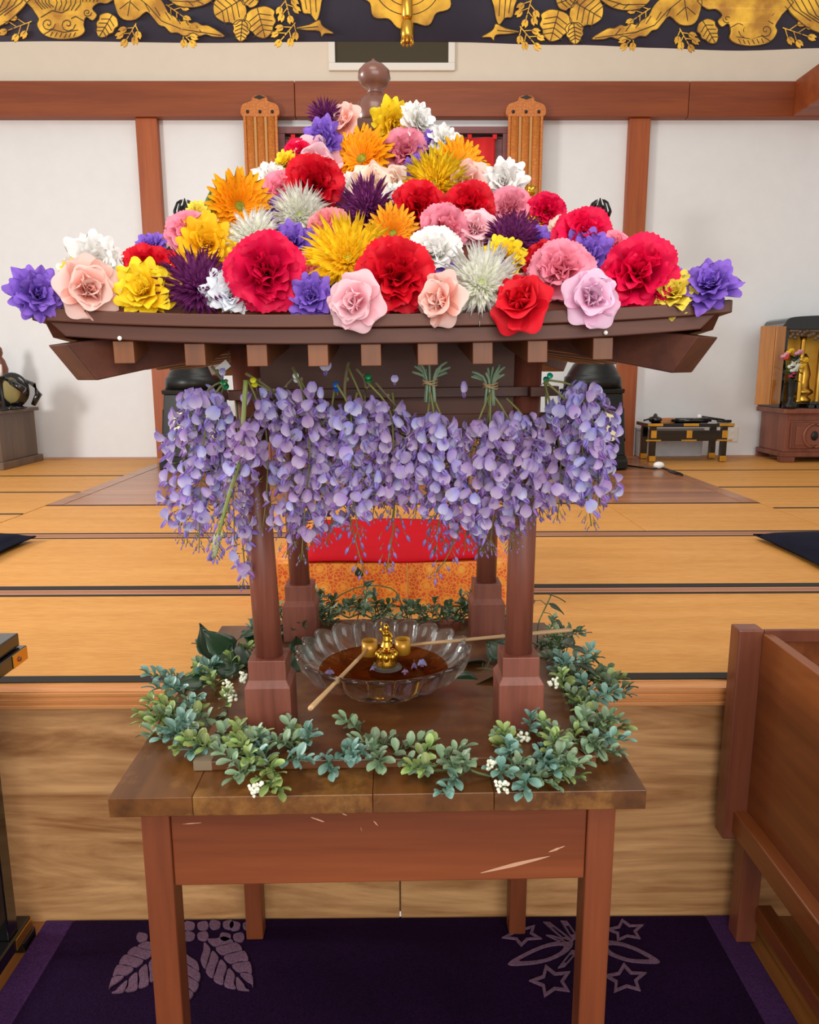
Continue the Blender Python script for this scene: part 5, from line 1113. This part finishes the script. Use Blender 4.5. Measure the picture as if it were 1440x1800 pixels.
def pin(px, py, mat, label, ball=False, tilt=0):
    p = Vector(at(px, py, 1.10)); t = thing('pushpin', label, 'pushpin', p)
    m = Matrix.Rotation(R(90), 4, 'X')@Matrix.Rotation(R(tilt), 4, 'Y')@Matrix.Rotation(R(-30), 4, 'X')
    if ball: o = MB().ell((0, 0, .004), .0062, 14, 10).build('pin_head', M['glass'], t, True)
    else: o = MB().lathe([(.0048, 0), (.0050, .0012), (.0026, .003), (.0026, .009), (.0042, .011), (.0046, .012), (.0044, .0135), (.001, .0137)], 16).build('pin_head', M[mat], t, True)
    o.matrix_local = m; nd = MB().lathe([(.0006, -.018), (.0006, .001)], 6).build('pin_needle', M['grey'], t); nd.matrix_local = m
pin(397, 680, 'pin_green', 'green pushpin holding the outermost blue wisteria'); pin(448, 676, 'pin_yellow', 'yellow pushpin on the shrine rail'); pin(499, 690, None, 'clear glass ball pin on the shrine rail', True)
pin(522, 668, 'pin_white', 'white pushpin holding a forked twig'); pin(592, 684, 'pin_blue', 'blue pushpin on the shrine rail'); pin(648, 670, 'pin_green', 'green pushpin on the dark frieze board'); pin(960, 668, 'pin_teal', 'teal pushpin beyond the right pillar', tilt=20)
# single florets: on the frieze, in the bowl
def lone(px, py, Y, sz, lab, z=None, flat=False, k=0):
    p = Vector(at(px, py, Y)) if z is None else Vector(gz(px, py, z)); t = thing('wisteria_floret', lab, 'floret', p)
    m = Matrix.Rotation(R(-90), 4, 'Z')@(Matrix.Rotation(R(60 if flat else 10), 4, 'Y'))
    o = link('floret_petals', FM[k], t, m@Matrix.Scale(sz, 4))
for i, (x, y, l_) in enumerate(((573, 652, 'pale blue wisteria floret at the top beside the upright twig'), (550, 690, 'pale blue wisteria floret beside the white pushpin'), (565, 700, 'blue wisteria floret drooping left of the blue pushpin'), (392, 660, 'small blue wisteria floret above the outer green pushpin'), (694, 672, 'small violet wisteria floret between second green pushpin and bundle'), (458, 738, 'single wisteria floret before the pillar under the yellow pushpin'), (815, 690, 'violet wisteria floret between the two tied bundles'))): lone(x, y, 1.085, .019 if i not in (3, 4) else .012, l_, k=i % 4)
for i, (x, y, l_) in enumerate(((580, 1182, 'wisteria floret floating near the bowl rim beside the short ladle'), (658, 1172, 'wisteria floret floating before the gilt figure'), (728, 1168, 'pale wisteria floret floating beside the second ladle cup'), (742, 1166, 'largest pale wisteria floret floating in the tea'), (712, 1180, 'small wisteria floret floating toward the front of the tea'))): lone(x, y, 0, .021 if i != 4 else .014, l_, ZB+.046, True, i % 4)
# ------------------------------------------------------------------ garlands
def gleaf(name, c_edge, c_mid):
    mb = MB()
    mb.grid(lambda u, v: Vector((u, (2*v-1)*.27*([.14, .34, .68, .95, 1.06, .92, .45][min(6, int(round(u*6)))]), .10*abs(2*v-1)+.10*math.sin(u*2.6)-.16*u*u)), 6, 4)
    t = NT(name); a = t.n('ShaderNodeAttribute', attribute_name='u'); oi = t.n('ShaderNodeObjectInfo')
    c1 = t.ramp(a.outputs['Fac'], [(.1, lin(c_mid)), (.95, lin(c_edge))])
    hs = t.n('ShaderNodeHueSaturation'); mr = t.n('ShaderNodeMapRange', i_3=.62, i_4=1.2); t.l(oi.outputs['Random'], mr.inputs[0]); t.l(mr.outputs[0], hs.inputs['Value']); t.l(c1, hs.inputs['Color'])
    mh = t.n('ShaderNodeMapRange', i_3=.47, i_4=.505); t.l(oi.outputs['Random'], mh.inputs[0]); t.l(mh.outputs[0], hs.inputs['Hue'])
    t.l(hs.outputs[0], t.b.inputs['Base Color']); t.b.inputs['Roughness'].default_value = .42
    return mb.mesh('leaf', t.m, True, True)
GL = {'grey': gleaf('garland_leaf_grey', '#86a07e', '#5f7d58'), 'green': gleaf('garland_leaf_green', '#9cb468', '#5c7c3e'), 'blue': gleaf('garland_leaf_blue', '#84aaa0', '#4f7a68'), 'dark': gleaf('garland_leaf_dark', '#526a44', '#374d30')}
BZ = TZ+.0185
def garland(label, path, nspr, seed, tones, zf, h=.02, Ls=(.05, .08), lsz=(.019, .028), berries=(), group=None, extra=()):
    rnd = random.Random(seed); pts = [Vector(gz(x, y, zf)) for x, y in path]; o0 = Vector((pts[0].x, pts[0].y, zf)); t = thing('leaf_garland', label, 'garland', o0)
    N = 30; cv = [bez(pts, i/N)+Vector((0, 0, .006+.006*math.sin(i*1.3)))-o0 for i in range(N+1)]
    MB().tube(cv, .0022, 6).build('garland_stem', M['gstem'], t, True)
    ctr = Vector((-.03, 1.43, zf))-o0
    specs = []
    for i in range(nspr):
        u = (i+rnd.uniform(.1, .9))/nspr; b = bez(pts, u)-o0; tg = (bez(pts, min(1, u+.03))-bez(pts, max(0, u-.03))).normalized()
        side = rnd.choice((-1, 1)); nrm = Vector((tg.y, -tg.x, 0))*side
        d = (tg*rnd.uniform(-.5, .9)+nrm*rnd.uniform(.3, 1.0)+Vector((0, 0, rnd.uniform(.15, .9)))).normalized()
        specs.append((b+Vector((0, 0, .006)), d, rnd.uniform(*Ls), rnd.choice(tones)))
    for (x, y, dx, dz, L, tone) in extra:
        specs.append((Vector(gz(x, y, zf))-o0+Vector((0, 0, .008)), Vector((dx, -.2, dz)).normalized(), L, tone))
    for b, d, L, tone in specs:
        sag = Vector((0, 0, -.25*L)); P_ = lambda u: b+d*L*u+sag*u*u
        s_ = MB().tube([P_(k/5) for k in range(6)], [.0014-.0002*k for k in range(6)], 5).build('sprig', M['gstem'], t, True)
        nl = int(7+L*70); yref = d.cross(Vector((0, 0, 1)))
        yref = yref.normalized() if yref.length > .1 else Vector((1, 0, 0)); zref = yref.cross(d).normalized()
        for k in range(nl):
            u = .15+.85*k/(nl-1); a = k*2.4+rnd.uniform(-.4, .4); rad = (yref*math.cos(a)+zref*math.sin(a)); tip = max(0, (u-.6)/.4)
            dr = (rad*(1-.35*tip)+d*(.55+.8*tip)+Vector((0, 0, .15))).normalized(); sz = rnd.uniform(*lsz)*(1-.15*tip)
            yx = Vector((0, 0, 1)).cross(dr); yx = yx.normalized() if yx.length > .1 else Vector((1, 0, 0)); zx = dr.cross(yx)
            pos = P_(u); 
            if pos.z < .006: pos.z = .006
            if dr.z*sz+pos.z < .004: dr.z = (.004-pos.z)/sz; dr.normalize(); yx = Vector((0, 0, 1)).cross(dr).normalized(); zx = dr.cross(yx)
            link('leaf', GL[tone], s_, Matrix.Translation(pos)@Matrix((dr, yx, zx)).transposed().to_4x4()@Matrix.Rotation(rnd.uniform(-.5, .5), 4, 'X')@Matrix.Scale(sz, 4))
    for (x, y, hh) in berries:
        c = Vector(gz(x, y, zf+hh))-o0; cl = MB().tube([c+Vector((0, .01, -.014)), c], .0012, 5).build('berry_cluster', M['gstem'], t, True)
        for k in range(15):
            a = rnd.uniform(0, 6.28); q = Vector((math.cos(a)*rnd.uniform(.2, 1), -abs(math.sin(a))*.6, rnd.uniform(-.8, 1)))*.0105
            link('berry', BERRY, cl, Matrix.Translation(c+q)@Matrix.Scale(rnd.uniform(.8, 1.2), 4))
BERRY = MB().ell((0, 0, 0), .0031, 8, 6).mesh('berry', M['berry'], True)
garland('grey green leaf garland with white berries along the front of the base board', [(430, 1372), (500, 1345), (600, 1335), (700, 1345), (800, 1360), (900, 1365), (985, 1362)], 24, 1, ('grey', 'grey', 'green', 'blue'), TZ+.004, berries=((450, 1388, .012), (622, 1318, .02), (864, 1345, .03), (884, 1382, .015)),
        extra=((690, 1325, -.9, .55, .075, 'grey'), (640, 1300, -.6, .8, .06, 'grey'), (960, 1372, .9, .25, .05, 'green'), (770, 1365, -.7, .4, .05, 'green'), (450, 1372, .2, -.05, .06, 'green'), (540, 1330, .1, .9, .055, 'blue'), (520, 1330, -.5, .6, .05, 'grey')))
garland('teal and green leaf garland lying before the left front pillar', [(470, 1350), (420, 1345), (370, 1325), (330, 1290), (312, 1262)], 24, 2, ('blue', 'green', 'green', 'grey'), TZ+.004,
        extra=((310, 1270, -.8, .2, .06, 'green'), (400, 1262, .1, .9, .06, 'green'), (350, 1310, -.5, .5, .06, 'blue'), (440, 1330, .3, .8, .06, 'grey')))
garland('bushy green leaf garland with white berries outside the left pillars', [(318, 1255), (330, 1215), (365, 1185), (420, 1160), (465, 1120)], 24, 12, ('blue', 'green', 'green', 'grey'), TZ+.004, berries=((402, 1205, .055), (430, 1190, .055), (405, 1222, .045)), Ls=(.05, .09),
        extra=((330, 1230, -.8, .55, .07, 'blue'), (380, 1230, -.1, .9, .07, 'green'), (420, 1200, -.2, .95, .07, 'green'), (440, 1130, .2, 1, .06, 'blue'), (300, 1200, -.6, .4, .05, 'blue')))
garland('grey leaf garland lying before the right front pillar with white berries', [(885, 1345), (930, 1342), (980, 1335), (1025, 1315), (1045, 1280)], 22, 3, ('green', 'grey', 'grey', 'blue'), TZ+.004, berries=((920, 1296, .02),),
        extra=((930, 1310, .0, 1, .065, 'blue'), (915, 1325, -.7, .8, .05, 'grey'), (1040, 1300, .8, .5, .06, 'green'), (1000, 1300, .4, .8, .06, 'grey')))
garland('bushy dark green leaf garland with white berries outside the right pillars', [(1048, 1270), (1045, 1230), (1025, 1200), (1000, 1170), (960, 1120)], 25, 13, ('green', 'grey', 'dark', 'dark', 'blue'), TZ+.004, berries=((972, 1200, .05),), Ls=(.05, .09),
        extra=((1030, 1250, .6, .7, .07, 'blue'), (990, 1230, -.1, .9, .07, 'green'), (965, 1160, .1, .9, .08, 'grey')))
garland('dark green leaf garland behind the bowl beside the left rear pillar', [(490, 1130), (520, 1105), (560, 1092), (610, 1086), (670, 1088)], 27, 4, ('dark', 'dark', 'grey'), TZ+.017, Ls=(.06, .10), lsz=(.016, .024),
        extra=((640, 1085, .1, 1, .11, 'grey'), (560, 1090, .1, .9, .09, 'dark'), (500, 1105, -.2, 1, .10, 'grey'), (590, 1090, .5, .7, .09, 'grey')))
garland('dark green leaf garland behind the bowl beside the right rear pillar', [(660, 1090), (720, 1092), (780, 1092), (840, 1090), (900, 1105)], 27, 14, ('dark', 'dark', 'grey'), TZ+.017, Ls=(.05, .09), lsz=(.016, .024),
        extra=((815, 1085, .2, 1, .085, 'grey'), (700, 1092, .4, .5, .08, 'dark'), (760, 1092, .1, .8, .07, 'dark'), (960, 1130, .2, .9, .07, 'grey')))
# ivy: dark heart shaped leaves
def ivy(label, path, leaves, zf, seed, lz=0):
    pts = [Vector(p) for p in path]; t = thing('ivy_strand', label, 'ivy', pts[0]); o0 = pts[0]; rnd = random.Random(seed)
    MB().tube([bez(pts, i/12)-o0 for i in range(13)], .0016, 5).build('vine', M['gstem'], t, True)
    for (p, ang, L, tilt) in leaves:
        p = Vector(p)-o0; m = Matrix.Translation(p)@Matrix.Rotation(R(ang), 4, 'Z')@Matrix.Rotation(-R(tilt), 4, 'Y')@Matrix.Rotation(rnd.uniform(-.5, .5), 4, 'X')
        w_ = [.25, .95, 1.0, .8, .5, .22, .02]
        mb = MB(); mb.grid(lambda u, v: Vector((L*(u-.08*(1-abs(2*v-1))*(u < .1)), L*.36*(2*v-1)*w_[min(6, int(round(u*6)))], -.22*L*u*u+.04*L*abs(2*v-1))), 6, 4); lf = mb.build('leaf', M['ivy'], t, True); lf.matrix_local = m; lf.modifiers.new('s', 'SOLIDIFY').thickness = .0006
        q = min((bez(pts, i/12)-o0 for i in range(13)), key=lambda v_: (v_-p).length); MB().tube([q, (q+p)/2+Vector((0, 0, .006)), p], .0009, 4).build('leaf_stalk', M['gstem'], t, True)
g = lambda x, y, h=0: tuple(gz(x, y, TZ+.006+h))
ivy('dark ivy with broad leaves behind the left front pillar', [g(450, 1190), g(410, 1170, .02), g(370, 1160, .02), g(350, 1180)], [(g(405, 1150, .05), 150, .085, 35), (g(375, 1160, .03), 120, .09, 50), (g(440, 1135, .03), 60, .085, 25), (g(360, 1200, .02), 200, .07, 10), (g(420, 1175, .02), 100, .08, 30), (g(425, 1120, .04), 20, .07, 20), (g(395, 1190, .02), 80, .07, 60)], TZ, 1)
ivy('dark ivy with broad leaves lying beside the bowl and right pillar', [g(900, 1200), g(870, 1180, .01), g(840, 1175, .01), g(810, 1190)], [(g(850, 1165, .01), 190, .09, 6), (g(880, 1185, .01), 215, .09, 5), (g(840, 1200, .006), 185, .08, 3), (g(890, 1160, .02), 120, .08, 20), (g(870, 1150, .02), 60, .07, 20)], TZ, 2)
a = lambda x, y, Y: tuple(at(x, y, Y))
ivy('ivy sprig with small upright leaves beside the right rear pillar', [g(945, 1130), a(946, 1098, 1.52), a(958, 1070, 1.52), a(968, 1048, 1.52)], [(a(968, 1046, 1.52), -10, .034, -12), (a(966, 1062, 1.52), -20, .036, -20), (a(940, 1056, 1.52), 190, .032, -15), (a(978, 1090, 1.52), -20, .026, -40)], TZ, 3)
ivy('ivy strand with pointed dark leaves at the right edge of the base board', [g(985, 1150), g(1005, 1160, .01), g(1020, 1185), g(1030, 1210)], [(g(1000, 1135, .03), -40, .075, -5), (g(1012, 1165, .03), -60, .07, 5), (g(990, 1140, .02), 60, .06, 20), (g(1020, 1190, .02), -30, .05, 10)], TZ, 4)
ivy('dark ivy leaves beside the glass bowl near the left pillars', [g(520, 1190), g(515, 1160, .01), g(520, 1130, .01), g(540, 1110)], [(g(515, 1180, .01), 60, .06, 40), (g(525, 1150, .01), 100, .06, 30), (g(540, 1120, .01), 80, .07, 30), (g(510, 1200, .006), 200, .05, 20)], TZ, 5)
ivy('wiry dark vine arching over the back garland before the brocade', [g(560, 1095), a(590, 1052, 1.66), a(640, 1030, 1.66), a(690, 1035, 1.66), a(706, 1062, 1.66), g(720, 1092)], [(a(632, 1015, 1.66), 100, .03, 50), (a(640, 1030, 1.66), 20, .028, 30)], TZ, 6)
